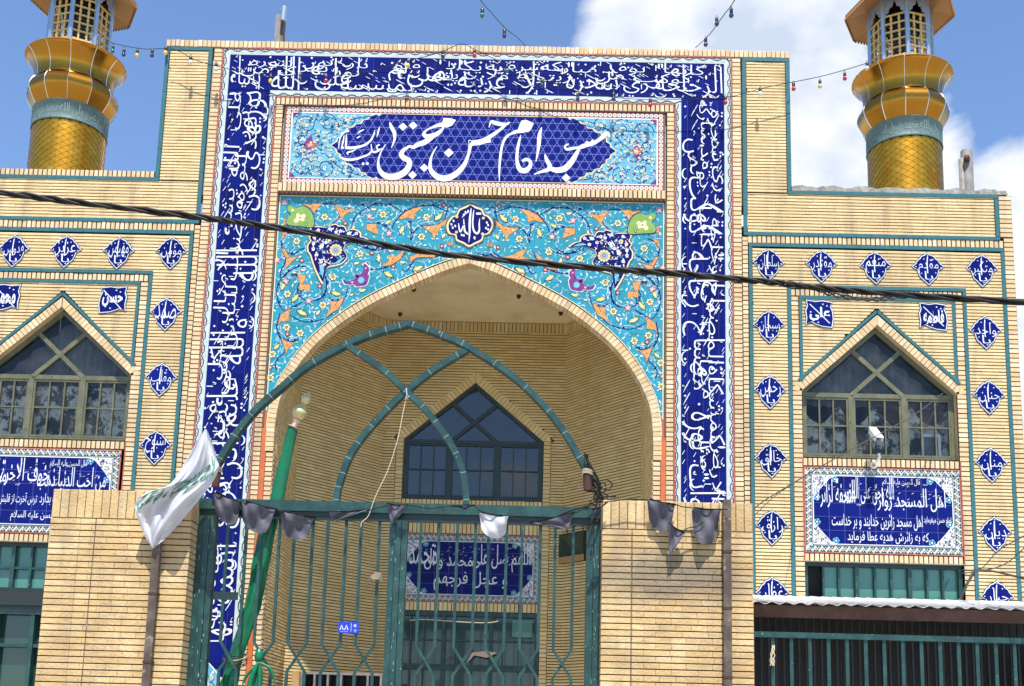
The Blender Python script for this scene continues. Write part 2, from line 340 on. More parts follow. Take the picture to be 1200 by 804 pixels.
# ---- lettering: joined Arabic letter forms from the built-in font, laid out as flat glaze
BASE = {0x621: (0xFE80,), 0x622: (0xFE81, 0xFE82), 0x623: (0xFE83, 0xFE84), 0x624: (0xFE85, 0xFE86), 0x625: (0xFE87, 0xFE88), 0x626: (0xFE89, 0xFE8A, 0xFE8B, 0xFE8C), 0x627: (0xFE8D, 0xFE8E)}
_c = 0xFE8F
for _uc, _k in [(0x628, 4), (0x629, 2), (0x62A, 4), (0x62B, 4), (0x62C, 4), (0x62D, 4), (0x62E, 4), (0x62F, 2), (0x630, 2), (0x631, 2), (0x632, 2), (0x633, 4), (0x634, 4), (0x635, 4), (0x636, 4), (0x637, 4), (0x638, 4), (0x639, 4), (0x63A, 4), (0x641, 4), (0x642, 4), (0x643, 4), (0x644, 4), (0x645, 4), (0x646, 4), (0x647, 4), (0x648, 2), (0x649, 2), (0x64A, 4)]:
    BASE[_uc] = tuple(range(_c, _c+_k)); _c += _k
BASE[0x6CC] = (0xFBFC, 0xFBFD, 0xFBFE, 0xFBFF); BASE[0x6A9] = (0xFB8E, 0xFB8F, 0xFB90, 0xFB91)
def shape(s):
    out = []; n = len(s); j = lambda ch: len(BASE.get(ord(ch), (1,))); i = 0
    while i < n:
        ch = s[i]; prev = i > 0 and j(s[i-1]) == 4
        if ch == 'ل' and i+1 < n and s[i+1] in 'اأآإ':
            out.append(chr({'ا': 0xFEFB, 'أ': 0xFEF7, 'آ': 0xFEF5, 'إ': 0xFEF9}[s[i+1]]+(1 if prev else 0))); i += 2; continue
        f = BASE.get(ord(ch))
        if not f: out.append(ch); i += 1; continue
        nxt = i+1 < n and ord(s[i+1]) in BASE and ord(s[i+1]) != 0x621 and len(f) == 4
        out.append(chr(f[0] if len(f) == 1 else f[3] if prev and nxt else f[2] if nxt else f[1] if prev else f[0])); i += 1
    return ''.join(out[::-1])
_tc = {}
def glyphs(s, bold=.0):
    if (s, bold) in _tc: return _tc[(s, bold)]
    cu = bpy.data.curves.new('t', 'FONT'); cu.body = shape(s); cu.resolution_u = 2; cu.offset = bold
    o = bpy.data.objects.new('t', cu); col.objects.link(o); bpy.context.view_layer.update()
    me = o.to_mesh(); V = [(v.co.x, v.co.y) for v in me.vertices]; Fc = [tuple(p.vertices) for p in me.polygons]
    o.to_mesh_clear(); bpy.data.objects.remove(o); bpy.data.curves.remove(cu)
    if V:
        x0 = min(v[0] for v in V); x1 = max(v[0] for v in V); y0 = min(v[1] for v in V); y1 = max(v[1] for v in V)
    else: x0 = x1 = y0 = y1 = 0
    _tc[(s, bold)] = (V, Fc, x0, x1, y0, y1); return _tc[(s, bold)]
def text(g, s, a0, a1, b0, b1, c, m, bold=.012, fn=None, tl_=0):
    """lettering fitted to the rectangle a0..a1 x b0..b1 (fn maps (a, b) to a 3D point when the ground is not the wall)"""
    V, Fc, x0, x1, y0, y1 = glyphs(s, bold)
    if not V: return
    f_ = (lambda y: tall(y, tl_)) if tl_ else (lambda y: y); y0, y1 = f_(y0), f_(y1)
    q = [(a0+(x-x0)/(x1-x0)*(a1-a0), b0+(f_(y)-y0)/(y1-y0)*(b1-b0)) for x, y in V]
    g.raw([fn(a, b) if fn else g.P(a, b, c) for a, b in q], Fc, m)
def tall(y, k=2.1):
    """lets the ascenders grow smoothly while bowls keep their size"""
    if y < .28: return y*(1.1 if y < 0 else 1)
    d = y-.28; return .28+d+(k-1)*1.35*d*d/(.30+d)
def thuluth(g, words, length, h, fn, m, seed=1, tier=.36):
    """two interlaced tiers of tall lettering running right to left along a band; fn(s, t): s 0..length from the start, t 0..h"""
    rnd = random.Random(seed); wd = []
    for x in words:
        V, Fc, x0, x1, y0, y1 = glyphs(x, -.010); wd.append((x, max(x1-x0, .3)))
    tot = sum(d for _, d in wd); OV = 2.25; k = length/tot*OV
    s = 0
    for i, (x, d) in enumerate(wd):
        V, Fc, x0, x1, y0, y1 = glyphs(x, -.010); wid = d*k; adv = wid/OV
        tr = i % 3; up = tr > 0; T0, T1 = tall(y0, 2.6 if not up else 1.5), tall(y1, 2.6 if not up else 1.5); full = (T1-T0) > 1.15
        if up: hh = h*(.52 if full else .36); t0 = h*(.975)-hh if tr == 1 else h*.36
        else: hh = h*(.94 if full else .50); t0 = h*.03
        sa = max(.012, s+adv/2-wid/2); sb = min(length-.012, sa+wid)
        lay = .0020+.0009*tr+.0003*(i % 4); kk = 2.6 if not up else 1.5; sh_ = .10*(1 if i % 3 else -.6)
        q = []
        for px, py in V:
            t = (tall(py, kk)-T0)/(T1-T0); u = (px-x0)/(x1-x0); u = u+sh_*(t-.4)*.35/max(d, .6)
            q.append(fn(min(max(sb-u*(sb-sa), .006), length-.006), t0+t*hh+.02*h*sin(u*5+i), lay))
        g.raw(q, Fc, m)
        s += adv
    for i in range(int(length/.16)):                       # long tapering strokes and bowls crossing the tiers
        s0 = length*(i+rnd.random())/int(length/.16); s0 = min(max(s0, .12), length-.12); t = h*rnd.choice((.12, .30, .55, .80)); k_ = rnd.random()
        if k_ < .62: r = rnd.uniform(.05, .085); P_ = [(-r, -r*.5, .003), (0, .0, .011), (r, r*.55, .007)]
        else: r = rnd.uniform(.05, .08); P_ = [(r*cos(a), -r*.75*sin(a), .004+.014*sin(a)) for a in (.1, .7, 1.3, 1.9, 2.5, 3.0)]
        P_ = crom(P_, 3); L_ = []; R_ = []
        for j, p in enumerate(P_):
            q0, q1 = P_[max(j-1, 0)], P_[min(j+1, len(P_)-1)]; dx, dy = q1[0]-q0[0], q1[1]-q0[1]; d = sqrt(dx*dx+dy*dy) or 1; w_ = p[2]/2
            f2 = lambda a, b: fn(s0+a, min(max(t+b, .004), h-.004), .0060)
            L_.append(f2(p[0]-dy/d*w_, p[1]+dx/d*w_)); R_.append(f2(p[0]+dy/d*w_, p[1]-dx/d*w_))
        n_ = len(L_); g.raw(L_+R_, [(j, j+1, j+1+n_, j+n_) for j in range(n_-1)], m)
    for i in range(int(length/.023)):                     # vowel marks between the words
        s0 = length*(i+rnd.random())/(length/.023); t = h*rnd.choice((.05, .09, .30, .40, .50, .60, .70, .80, .90, .84, .94))
        s0 = min(max(s0, .05), length-.05); kind = rnd.random(); lay = .0055
        if kind < .45: a = [(-.020, -.012), (.020, .010), (.022, .016), (-.018, -.005)]
        elif kind < .7: a = [(-.012, 0), (0, -.012), (.012, 0), (0, .012)]
        elif kind < .88: a = [(-.012, .014), (-.004, .016), (.003, -.004), (.014, .0), (.010, .010), (.012, -.012), (-.004, -.014)]
        else: a = [(-.004, -.03), (.004, -.03), (.005, .03), (-.005, .03)]
        z_ = rnd.uniform(.9, 1.5); lay += .0000012*i
        g.raw([fn(min(max(s0+x*z_, .004), length-.004), min(max(t+y*z_, .004), h-.004), lay) for x, y in a], [tuple(range(len(a)))], m)

# ---- bricks
def courses(g, spans, b0, b1, pitch, h, L, m, gap=.0012, proud=.012, off=0, back='mortar', merge=1):
    """running-bond bricks over b0..b1; spans(b) -> list of (a0, a1)"""
    k = 0; b = b0
    while b < b1-.006:
        t = min(b+h, b1); s0, s1 = spans(b+.002), spans(t-.002)
        if len(s0) != len(s1): s0 = s1 = spans((b+t)/2)
        tt = min(b+pitch, b1+.0001); sq0, sq1 = spans(b+.001), spans(min(tt, b1)-.001)
        if len(sq0) != len(sq1): sq0 = sq1 = spans((b+tt)/2)
        if back:
            for (p0, p1), (q0, q1) in zip(sq0, sq1): g.poly([(p0, b), (p1, b), (q1, tt), (q0, tt)], 0, back)
        for (p0, p1), (q0, q1) in zip(s0, s1):
            x = min(p0, q0) - (random.random()*.35 + (k % 2)*.5)*L
            end = max(p1, q1)
            while x < end:
                y = x+L*(1 if random.random() < .75 else .55)-gap
                if y > end-.035: y = end
                l0, l1 = max(x, p0), max(x, q0); r0, r1 = min(y, p1), min(y, q1)
                if r0-l0 > .012 and r1-l1 > .012:
                    c = proud+random.uniform(-.0015, .0025)
                    g.prism([(l0, b), (r0, b), (r1, t), (l1, t)], off, c, m)
                x = y+gap
        b += pitch; k += 1
def stack(g, a0, a1, b0, b1, pitch, h, m, proud=.012, back='mortar'):
    if back: g.poly([(a0, b0), (a1, b0), (a1, b1), (a0, b1)], 0, back)
    n = max(1, round((b1-b0)/pitch)); p = (b1-b0)/n
    for i in range(n):
        b = b0+i*p; c = proud+random.uniform(-.0015, .0025)
        g.box(a0+.003, a1-.003, b+.002, b+p*h/pitch, 0, c, m)
def soldier(g, a0, a1, b0, b1, pitch, wd, m, proud=.012, back='mortar'):
    if back: g.poly([(a0, b0), (a1, b0), (a1, b1), (a0, b1)], 0, back)
    n = max(1, round((a1-a0)/pitch)); p = (a1-a0)/n
    for i in range(n):
        a = a0+i*p; c = proud+random.uniform(-.0015, .003); e = random.uniform(-.001, .001)
        g.box(a+.003, a+p*wd/pitch, b0+.003+e, b1-.003+e, 0, c, m)
def cut(base, *holes):
    """spans of base minus holes; every hole is f(b) -> (a0, a1) or None"""
    def f(b):
        out = [base]
        for hfn in holes:
            r = hfn(b)
            if not r: continue
            nx = []
            for a0, a1 in out:
                if r[1] <= a0 or r[0] >= a1: nx.append((a0, a1)); continue
                if r[0] > a0: nx.append((a0, r[0]))
                if r[1] < a1: nx.append((r[1], a1))
            out = nx
        return [s for s in out if s[1]-s[0] > .01]
    return f
def R_(a0, a1, b0, b1): return lambda b: (a0, a1) if b0 <= b < b1 else None
def gable(cx, hw, b0, bs, ba):                            # house-shaped opening
    return lambda b: None if b < b0 or b >= ba else (cx-hw, cx+hw) if b < bs else (cx-hw*(ba-b)/(ba-bs), cx+hw*(ba-b)/(ba-bs))
# ================================================================ the mosque
mosque = thing('mosque', (XC, YF, 0), 'cream brick mosque with a tall blue tiled portal and a deep pointed arch', 'mosque')
def part(g, name, parent=None, **k): return g.build(name, parent or mosque, **k)
_bm = {}
def brick(parent, L, H, D, pos, ang, m, name='brick', en=(0, -1, 0)):
    """one brick object: L along, H up, D deep from its face; pos = centre of the face, ang = turn in the wall plane"""
    key = (round(L, 3), round(H, 3), round(D, 3), m, name)
    if key not in _bm:
        g = G((0, 0, 0)); e = .002
        a, b = L/2, H/2
        g.raw([Vector(p) for p in ((-a, e, -b), (a, e, -b), (a, e, b), (-a, e, b), (-a+e, 0, -b+e), (a-e, 0, -b+e), (a-e, 0, b-e), (-a+e, 0, b-e), (-a, D, -b), (a, D, -b), (a, D, b), (-a, D, b))],
              [(4, 5, 6, 7), (0, 1, 5, 4), (1, 2, 6, 5), (2, 3, 7, 6), (3, 0, 4, 7), (8, 9, 1, 0), (9, 10, 2, 1), (10, 11, 3, 2), (11, 8, 0, 3)], m)
        me = bpy.data.meshes.new(name); me.from_pydata([tuple(v) for v in g.v], [], g.f); me.materials.append(MATS[m]); _bm[key] = me
    o = bpy.data.objects.new(name, _bm[key]); col.objects.link(o); o.parent = parent
    yaw = math.atan2(en[0], -en[1])
    o.matrix_parent_inverse = parent.matrix_basis.inverted()
    o.matrix_basis = Matrix.Translation(pos) @ Matrix.Rotation(yaw, 4, 'Z') @ Matrix.Rotation(-ang, 4, 'Y')
    return o
def fw(a, b, c=0): return Vector((XC+a*SX, YF-c, b))

ZB, UB = 10.13, 3.15          # top and outer edge of the blue inscription
AO = crom([(0, 7.515), (.15, 7.47), (.40, 7.375), (.76, 7.205), (1.23, 6.955), (1.62, 6.68), (1.92, 6.40), (2.17, 6.05), (2.325, 5.70), (2.375, 5.35), (2.38, 5.0)], 8)
def arch_z(u):
    u = abs(u)
    for p, q in zip(AO, AO[1:]):
        if p[0] <= u <= q[0]: return p[1]+(q[1]-p[1])*(u-p[0])/((q[0]-p[0]) or 1)
    return 5.0
# ---- brick fields of the front, mirrored about the axis
F_L, F_H, F_P = .205, .0287, .0408
field = G()
WU, WHW, WZ0, WZS, WZA = 5.00, .925, 5.09, 5.91, 6.74      # window: centre, half width, sill, spring, apex
for sg in (1, -1):
    def M(*s):                                        # mirror spans helper
        return s
    def sp(base, *h):
        f = cut(base, *h)
        return (lambda b: f(b)) if sg > 0 else (lambda b: [(-q, -p) for p, q in reversed(f(b))])
    courses(field, sp((3.435, 3.925)), 8.425, 10.17, F_P, F_H, F_L, 'cream_brick')
    courses(field, sp((3.435, 6.485)), 7.90, 8.40, F_P, F_H, F_L, 'cream_brick')
    courses(field, sp((3.49, 6.535), R_(3.905, 6.095, 0, 7.215)), .15, 7.70, F_P, F_H, F_L, 'cream_brick')
    courses(field, sp((4.085, 5.915), gable(WU, WHW+.16, 0, WZS, WZA+.22)), WZS+.10, 7.045, F_P, F_H, F_L, 'cream_brick')
part(field, 'brick_field', kind='stuff')
quoin = G(); BT = .0585
def both(f):
    for sg in (1, -1): f(sg)
def mm(sg, a0, a1): return (a0, a1) if sg > 0 else (-a1, -a0)
def _q(sg):
    for a0, a1, b0, b1 in ((3.255, 3.36, .15, 10.22), (3.365, 3.435, .15, 7.84), (6.585, 6.70, .15, 7.89), (6.545, 6.70, 7.90, 8.438), (3.955, 4.068, .15, 5.90), (3.955, 4.045, 5.90, 7.085), (5.932, 6.045, .15, 5.90), (5.955, 6.045, 5.90, 7.085),
                           (2.43, 2.52, .9, 9.455), (2.275, 2.365, .9, 4.995)):
        x0, x1 = mm(sg, a0, a1); stack(quoin, x0, x1, b0, b1, BT, .0475, 'buff_brick', proud=.013 if a0 != 2.43 else .02)
    soldier(quoin, *mm(sg, 3.435, 6.585), 7.756, 7.850, .0585, .0470, 'buff_brick')
    soldier(quoin, *mm(sg, 3.955, 6.045), 7.09, 7.175, .0585, .0470, 'buff_brick')
    soldier(quoin, *mm(sg, 4.07, 5.93), 4.985, 5.078, .0585, .0470, 'buff_brick')
    soldier(quoin, *mm(sg, 4.07, 5.93), 3.85, 3.938, .0585, .0470, 'buff_brick')
    # slanted bricks round the window head
    for s2 in (1, -1):
        p0 = (WU+s2*(WHW+.0), WZS); p1 = (WU, WZA); dx, dy = p1[0]-p0[0], p1[1]-p0[1]; d = sqrt(dx*dx+dy*dy); n = int(d/.0585)
        nx, ny = -dy/d*-s2, dx/d*-s2
        if ny < 0: nx, ny = -nx, -ny
        pl = [(p0[0], p0[1]), (p1[0], p1[1]), (p1[0]+0, p1[1]+.135), (p0[0]+nx*.10, p0[1]+ny*.10), (p0[0]+s2*.07, p0[1])]
        quoin.poly([(a*sg, b) for a, b in pl], .002, 'mortar')
        for i in range(-2, n+1):
            if i < 0:                                # fanned bricks at the foot of the slope
                an = [radians(28), radians(8)][-i-1]; ex = (s2*cos(an), sin(an)); px_ = -ex[1]*s2, ex[0]*s2
                q = [(p0[0]-px_[0]*.02, p0[1]+.0-px_[1]*.02), (p0[0]+ex[0]*.10-px_[0]*.025, p0[1]+ex[1]*.10-px_[1]*.025), (p0[0]+ex[0]*.10+px_[0]*.025, p0[1]+ex[1]*.10+px_[1]*.025), (p0[0]+px_[0]*.01, p0[1]+px_[1]*.01)]
                quoin.prism([(a*sg, b) for a, b in q], 0, .012, 'buff_brick'); continue
            t0, t1 = (i+.06)/(n+1), (i+.94)/(n+1)
            b0 = (p0[0]+dx*t0, p0[1]+dy*t0); b1 = (p0[0]+dx*t1, p0[1]+dy*t1)
            k0 = .095; q = [b0, b1, (b1[0]+nx*k0, b1[1]+ny*k0), (b0[0]+nx*k0, b0[1]+ny*k0)]
            if i == n: q[2] = (p1[0]+s2*.002, p1[1]+.125); q[1] = (p1[0]+s2*.002, p1[1]+.003)
            quoin.prism([(a*sg, b) for a, b in q], 0, .013+random.uniform(-.001, .002), 'buff_brick')
both(_q)
soldier(quoin, -6.70, -3.99, 8.445, 8.53, .0585, .0470, 'buff_brick')
soldier(quoin, -2.52, 2.52, 9.462, 9.552, .0585, .0470, 'buff_brick', proud=.02)
soldier(quoin, -2.415, 2.415, 8.275, 8.385, .0585, .0470, 'buff_brick', proud=.075)
part(quoin, 'edge_bricks', kind='stuff')
# single bricks: coping of the portal and the ring of the great arch
n = 137
for i in range(n): brick(mosque, .0495, .088, .30, fw(-3.985+7.97*(i+.5)/n, 10.277+random.uniform(-.002, .003), .016+random.uniform(-.003, .003)), 0, 'buff_brick')
AI = []                                                # inner edge of the ring
for i, p in enumerate(AO):
    q0, q1 = AO[max(i-1, 0)], AO[min(i+1, len(AO)-1)]; dx, dy = q1[0]-q0[0], q1[1]-q0[1]; d = sqrt(dx*dx+dy*dy)
    AI.append((max(0, p[0]+dy/d*.105), p[1]-dx/d*.105))
AI[0] = (0, AO[0][1]-.115)
ln = [0]
for p, q in zip(AO, AO[1:]): ln.append(ln[-1]+sqrt((p[0]-q[0])**2+(p[1]-q[1])**2))
nb = int(ln[-1]/.058)
def along(P, s):
    for i in range(len(ln)-1):
        if s <= ln[i+1]:
            t = (s-ln[i])/(ln[i+1]-ln[i]); return (P[i][0]+(P[i+1][0]-P[i][0])*t, P[i][1]+(P[i+1][1]-P[i][1])*t, math.atan2(P[i+1][1]-P[i][1], P[i+1][0]-P[i][0]))
    return (*P[-1][:2], -pi/2)
for sg in (1, -1):
    for i in range(nb):
        s = (i+.5)*ln[-1]/nb; o_ = along(AO, s); q_ = along(AI, s); cx, cz = (o_[0]+q_[0])/2*sg, (o_[1]+q_[1])/2
        brick(mosque, .0515, .098, .165, fw(cx, cz, .020), o_[2]*sg, 'buff_brick')
ring = G()
for sg in (1, -1):
    for (p, q), (a, b) in zip(zip(AO, AO[1:]), zip(AI, AI[1:])):
        a, b = (a[0]*.86+p[0]*.14, a[1]*.86+p[1]*.14), (b[0]*.86+q[0]*.14, b[1]*.86+q[1]*.14)
        ring.prism([(p[0]*sg, p[1]), (q[0]*sg, q[1]), (b[0]*sg, b[1]), (a[0]*sg, a[1])], -.140, .004, 'mortar')
    ring.stroke([(p[0]*sg, p[1]+.012) for p in AO], .013, .012, 'red_tile', smooth=False)
    ring.stroke([(p[0]*sg, p[1]+.022) for p in AO[:-6]], .009, .013, 'cream_glaze', smooth=False)
part(ring, 'arch_ring')
for sg in (1, -1):                                     # brick jambs below the ring
    g = G((XC+sg*2.274*SX, YF-.012 if sg < 0 else YF+.15, 0), (0, 1 if sg < 0 else -1, 0), (-sg, 0, 0)); stack(g, 0, .162, .9, 5.02, BT, .0475, 'buff_brick', proud=.004); part(g, 'jamb_bricks', kind='stuff')
# ---- glazed teal strips
def strip(a0, a1, b0, b1, c=.020, m='teal_tile', g=None):
    """a strip laid as separate 0.2 m glazed pieces"""
    g = G(); v = (b1-b0) > (a1-a0); L = (b1-b0) if v else (a1-a0); k = max(1, round(L/.2))
    for i in range(k):
        s0, s1 = L*i/k+.0012, L*(i+1)/k-.0012; cc = c+random.uniform(-.0012, .0012)
        if v: g.box(a0, a1, b0+s0, b0+s1, 0, cc, m)
        else: g.box(a0+s0, a0+s1, b0, b1, 0, cc, m)
    part(g, 'glazed_strip')
def _t(sg):
    S = lambda a0, a1, b0, b1: strip(*mm(sg, a0, a1), b0, b1)
    S(3.382, 3.428, 7.90, 10.175); S(3.382, 3.985, 10.178, 10.222)
    S(3.932, 3.982, 8.45, 10.175); S(3.932, 6.54, 8.402, 8.446); S(6.492, 6.54, 7.90, 8.398); S(3.382, 6.54, 7.852, 7.896)
    S(3.442, 3.486, .15, 7.704); S(3.442, 6.58, 7.708, 7.752); S(6.538, 6.582, .15, 7.704)
    S(3.908, 3.952, .15, 7.178); S(3.908, 6.092, 7.182, 7.226); S(6.048, 6.092, .15, 7.178)
    S(4.05, 4.088, 6.02, 7.045); S(4.05, 5.95, 7.048, 7.086); S(5.912, 5.95, 6.02, 7.045)
    for s2 in (1, -1):
        p0, p1 = (WU+s2*(WHW+.045), WZS+.115), (WU+s2*.001, WZA+.172)
        g = G(); g.bar((sg*p0[0], p0[1]), (sg*p1[0], p1[1]), .036, 0, .021, 'teal_tile'); part(g, 'glazed_strip')
both(_t)
# flat margins between bricks
mg = G()
def _m(sg):
    x = lambda a0, a1, b0, b1, c, m: mg.box(*mm(sg, a0, a1), b0, b1, 0, c, m)
    x(3.236, 3.254, .15, 10.232, .018, 'red_tile'); x(2.522, 2.540, .15, 9.54, .022, 'red_tile'); x(2.408, 2.428, 5.3, 8.27, .024, 'brown_trim')
    x(2.367, 2.428, .9, 5.299, .016, 'orange_tile'); x(2.372, 2.428, 5.3, 5.52, .0125, 'orange_tile')
    x(4.056, 4.068, 3.85, 5.08, .018, 'red_tile'); x(5.932, 5.944, 3.85, 5.08, .018, 'red_tile')
both(_m)
mg.box(-3.254, 3.254, 10.216, 10.230, 0, .021, 'red_tile'); mg.box(-2.54, 2.54, 9.554, 9.568, 0, .0215, 'red_tile')
mg.box(-2.42, 2.42, 9.450, 9.461, 0, .024, 'brown_trim'); mg.box(-2.42, 2.42, 8.386, 8.395, 0, .024, 'brown_trim')
mg.box(-2.415, 2.415, 8.252, 8.274, 0, .060, 'brown_trim')  # brown strip painted in for the shade below the soldier course
part(mg, 'margin_tiles')

# ---- white and mint scalloped borders
def scallops(g, p0, p1, inward, wdt=.092, c=.014, per=.173):
    """p0->p1 outer edge of the border, inward = direction of the blue field"""
    dx, dy = p1[0]-p0[0], p1[1]-p0[1]; L = sqrt(dx*dx+dy*dy); tx, ty = dx/L, dy/L; n = max(1, round(L/per)); per = L/n
    q = lambda s, t: (p0[0]+tx*s+inward[0]*t, p0[1]+ty*s+inward[1]*t)
    g.prism([q(0, 0), q(L, 0), q(L, wdt), q(0, wdt)], 0, c, 'border_white')
    g.poly([q(0, wdt*.60), q(L, wdt*.60), q(L, wdt*.80), q(0, wdt*.80)], c+.001, 'pale_mint')
    for i in range(n):
        s = per*i; d = lambda a, b: q(s+a*per, b*wdt)
        dome = [(.10, .60), (.14, .44), (.24, .40), (.28, .25), (.40, .22), (.50, .10), (.60, .22), (.72, .25), (.76, .40), (.86, .44), (.90, .60)]
        g.poly([d(*p) for p in dome], c+.002, 'pale_mint')
        g.stroke([d(.0, .46)]+[d(*p) for p in dome[1:-1]]+[d(1, .46)], .011, c+.003, 'black_glaze', smooth=False)
        g.poly([d(-.10, .03), d(.10, .03), d(0, .34)], c+.003, 'pink_glaze')
        g.stroke([d(-.28, .07), d(-.10, .10), d(0, .02), d(.10, .10), d(.28, .07)], .009, c+.0035, 'black_glaze', smooth=False)
        g.disc(*d(.5, .42), .009, c+.003, 'border_white', 5)
bd = G()
for sg in (1, -1):
    scallops(bd, (sg*3.235, .9), (sg*3.235, 10.215), (-sg, 0), .082); scallops(bd, (sg*2.541, .9), (sg*2.541, 9.569), (sg, 0), .068)
scallops(bd, (-3.235, 10.215), (3.235, 10.215), (0, -1), .082, .0145); scallops(bd, (-2.609, 9.569), (2.609, 9.569), (0, 1), .082, .0145)
part(bd, 'scalloped_border')
# ---- the blue band: tiles with recessed joints, lettering on top
band = G()
for sg in (1, -1): band.poly([(sg*2.609, .9), (sg*3.153, .9), (sg*3.153, 10.134), (sg*2.609, 10.134)], .004, 'grout_line')
band.poly([(-2.61, 9.651), (2.61, 9.651), (2.61, 10.133), (-2.61, 10.133)], .0045, 'grout_line')
band = part(band, 'inscription_band')
cw = [.08, .19, .19, .08]
for sg in (1, -1):
    for r in range(28):
        b1 = 9.65-r*.265+(.485 if 0 else 0); a = 2.61
        for wd in cw:
            if b1-.265 > 2.2: brick(band, (wd-.004)*SX, .261, .01, fw(sg*(a+wd/2), b1-.1325, .014), 0, 'blue_tile', 'tile')
            a += wd
hs = [.08, .19, .21]; b = 9.65
for hgt in hs:
    for i in range(24): brick(band, (6.3/24-.003)*SX, hgt-.003, .01, fw(-3.15+6.3*(i+.5)/24, b+hgt/2, .014), 0, 'blue_tile', 'tile')
    b += hgt
zb = 2.72
lt = G(); C0 = .0155
V1 = 'بسم الله الرحمن الرحيم الله نور السموات والارض مثل نوره كمشكاة فيها مصباح المصباح في زجاجة الزجاجة كانها كوكب دري يوقد من شجرة مباركة'.split()
V2 = 'الزجاجة كانها كوكب دري يوقد من شجرة مباركة زيتونة لا شرقية ولا غربية يكاد زيتها يضيء ولو لم تمسسه نار نور على نور يهدي الله لنوره من يشاء'.split()
V3 = 'نور على نور يهدي الله لنوره من يشاء ويضرب الله الامثال للناس والله بكل شيء عليم في بيوت اذن الله ان ترفع ويذكر فيها اسمه يسبح له فيها'.split()
thuluth(lt, V1, 9.64-zb, .54, lambda s, t, l: lt.P(2.61+t, zb+s, C0+l), 'white_glaze', 3)
thuluth(lt, V2, 6.28, .48, lambda s, t, l: lt.P(3.14-s, 9.65+t, C0+l), 'white_glaze', 4)
thuluth(lt, V3, 9.64-zb, .54, lambda s, t, l: lt.P(-2.61-t, 9.64-s, C0+l), 'white_glaze', 5)
part(lt, 'lettering', band)
# floral plinth panels at the foot of the band
ft = G()
def florets(g, a0, a1, b0, b1, c, n, seed, ok=lambda a, b: True, big=.045):
    rnd = random.Random(seed)
    for i in range(n):
        a, b = rnd.uniform(a0, a1), rnd.uniform(b0, b1)
        if not ok(a, b): continue
        k = rnd.random(); r = big*rnd.uniform(.6, 1)
        if k < .3:
            an = rnd.random()*6.28; g.stroke([(a+r*1.3*(1-j/9)*cos(an+j*.62), b+r*1.3*(1-j/9)*sin(an+j*.62)) for j in range(8)], .007, c+.0005*(i % 3), 'curve_blue', smooth=False)
        elif k < .65:
            for j in range(6): g.disc(a+r*.55*cos(j*1.047), b+r*.55*sin(j*1.047), r*.33, c+.002+.0002*(i % 3), rnd.choice(['cream_glaze', 'white_glaze']) if j else 'cream_glaze', 6)
            g.disc(a, b, r*.3, c+.003, rnd.choice(['red_tile', 'yellow_glaze', 'navy_glaze']), 6)
        else:
            an = rnd.random()*6.28; x, y = cos(an)*r*.8, sin(an)*r*.8
            g.poly([(a-x, b-y), (a+y*.35, b-x*.35), (a+x, b+y), (a-y*.35, b+x*.35)], c+.0015+.0002*(i % 4), rnd.choice(['white_glaze', 'yellow_glaze', 'navy_glaze', 'amber_glaze', 'white_glaze']))
for sg in (1, -1):
    ft = G()
    ft.poly([(sg*2.612, .9), (sg*3.148, .9), (sg*3.148, 2.20), (sg*2.95, 2.42), (sg*2.88, 2.50), (sg*2.80, 2.42), (sg*2.612, 2.20)], .0165, 'sky_glaze')
    ft.stroke([(sg*2.612, 2.20), (sg*2.80, 2.42), (sg*2.88, 2.50), (sg*2.95, 2.42), (sg*3.148, 2.20)], .016, .0175, 'white_glaze', smooth=False)
    florets(ft, sg*2.66, sg*3.1, 1.7, 2.42, .0175, 120, 5)
    part(ft, 'plinth_panel')

# ---- title panel
tp = G()
tp.box(-2.408, 2.408, 8.396, 9.449, 0, .012, 'brown_trim')
tp.poly([(-2.39, 8.405), (2.39, 8.405), (2.39, 9.44), (-2.39, 9.44)], .0130, 'amber_dark')
def rings(p0, p1, n):
    for i in range(n):
        t = (i+.5)/n; a, b = p0[0]+(p1[0]-p0[0])*t, p0[1]+(p1[1]-p0[1])*t
        tp.ring(a, b, .015, .027, .0142, 'white_glaze', 8); tp.disc(a, b, .009, .0142, 'cream_glaze', 5)
rings((-2.38, 9.405), (2.38, 9.405), 82); rings((-2.38, 8.44), (2.38, 8.44), 82); rings((-2.355, 8.465), (-2.355, 9.38), 16); rings((2.355, 8.465), (2.355, 9.38), 16)
tp.box(-2.318, 2.318, 8.478, 9.366, .01, .0150, 'white_glaze')
part(tp, 'title_frame')
pan = G(); pan.poly([(-2.30, 8.492), (2.30, 8.492), (2.30, 9.352), (-2.30, 9.352)], .0162, 'sky_glaze')
ZC = 8.922
def scal(sg, e=0):                                     # scalloped pointed end of the blue field
    P = [(1.175, .435), (1.205, .405), (1.25, .425), (1.31, .40), (1.345, .355), (1.40, .345), (1.425, .295), (1.49, .29), (1.53, .245), (1.59, .23), (1.62, .18), (1.665, .165), (1.665, .115), (1.71, .095), (1.72, .05), (1.79, 0)]
    return [(sg*(p[0]+e), ZC+p[1]+e*.5*(p[1] > 0)) for p in P]+[(sg*(p[0]+e), ZC-p[1]-e*.5) for p in reversed(P[:-1])]
SCP = [p for p in scal(1)[:16]]
def inside(a, b):
    t = abs(b-ZC)
    if t > .425: return False
    for p, q in zip(SCP, SCP[1:]):
        if q[1]-ZC <= t <= p[1]-ZC: return abs(a) < q[0]+(p[0]-q[0])*(t-(q[1]-ZC))/max(p[1]-q[1], 1e-6)
    return False
e = .014
out = scal(1, e)+list(reversed(scal(-1, e)))
pan.poly(out, .0170, 'cream_glaze'); blue = scal(1)+list(reversed(scal(-1)))
pan.poly(blue, .0178, 'star_lattice' if 0 else 'blue_tile')
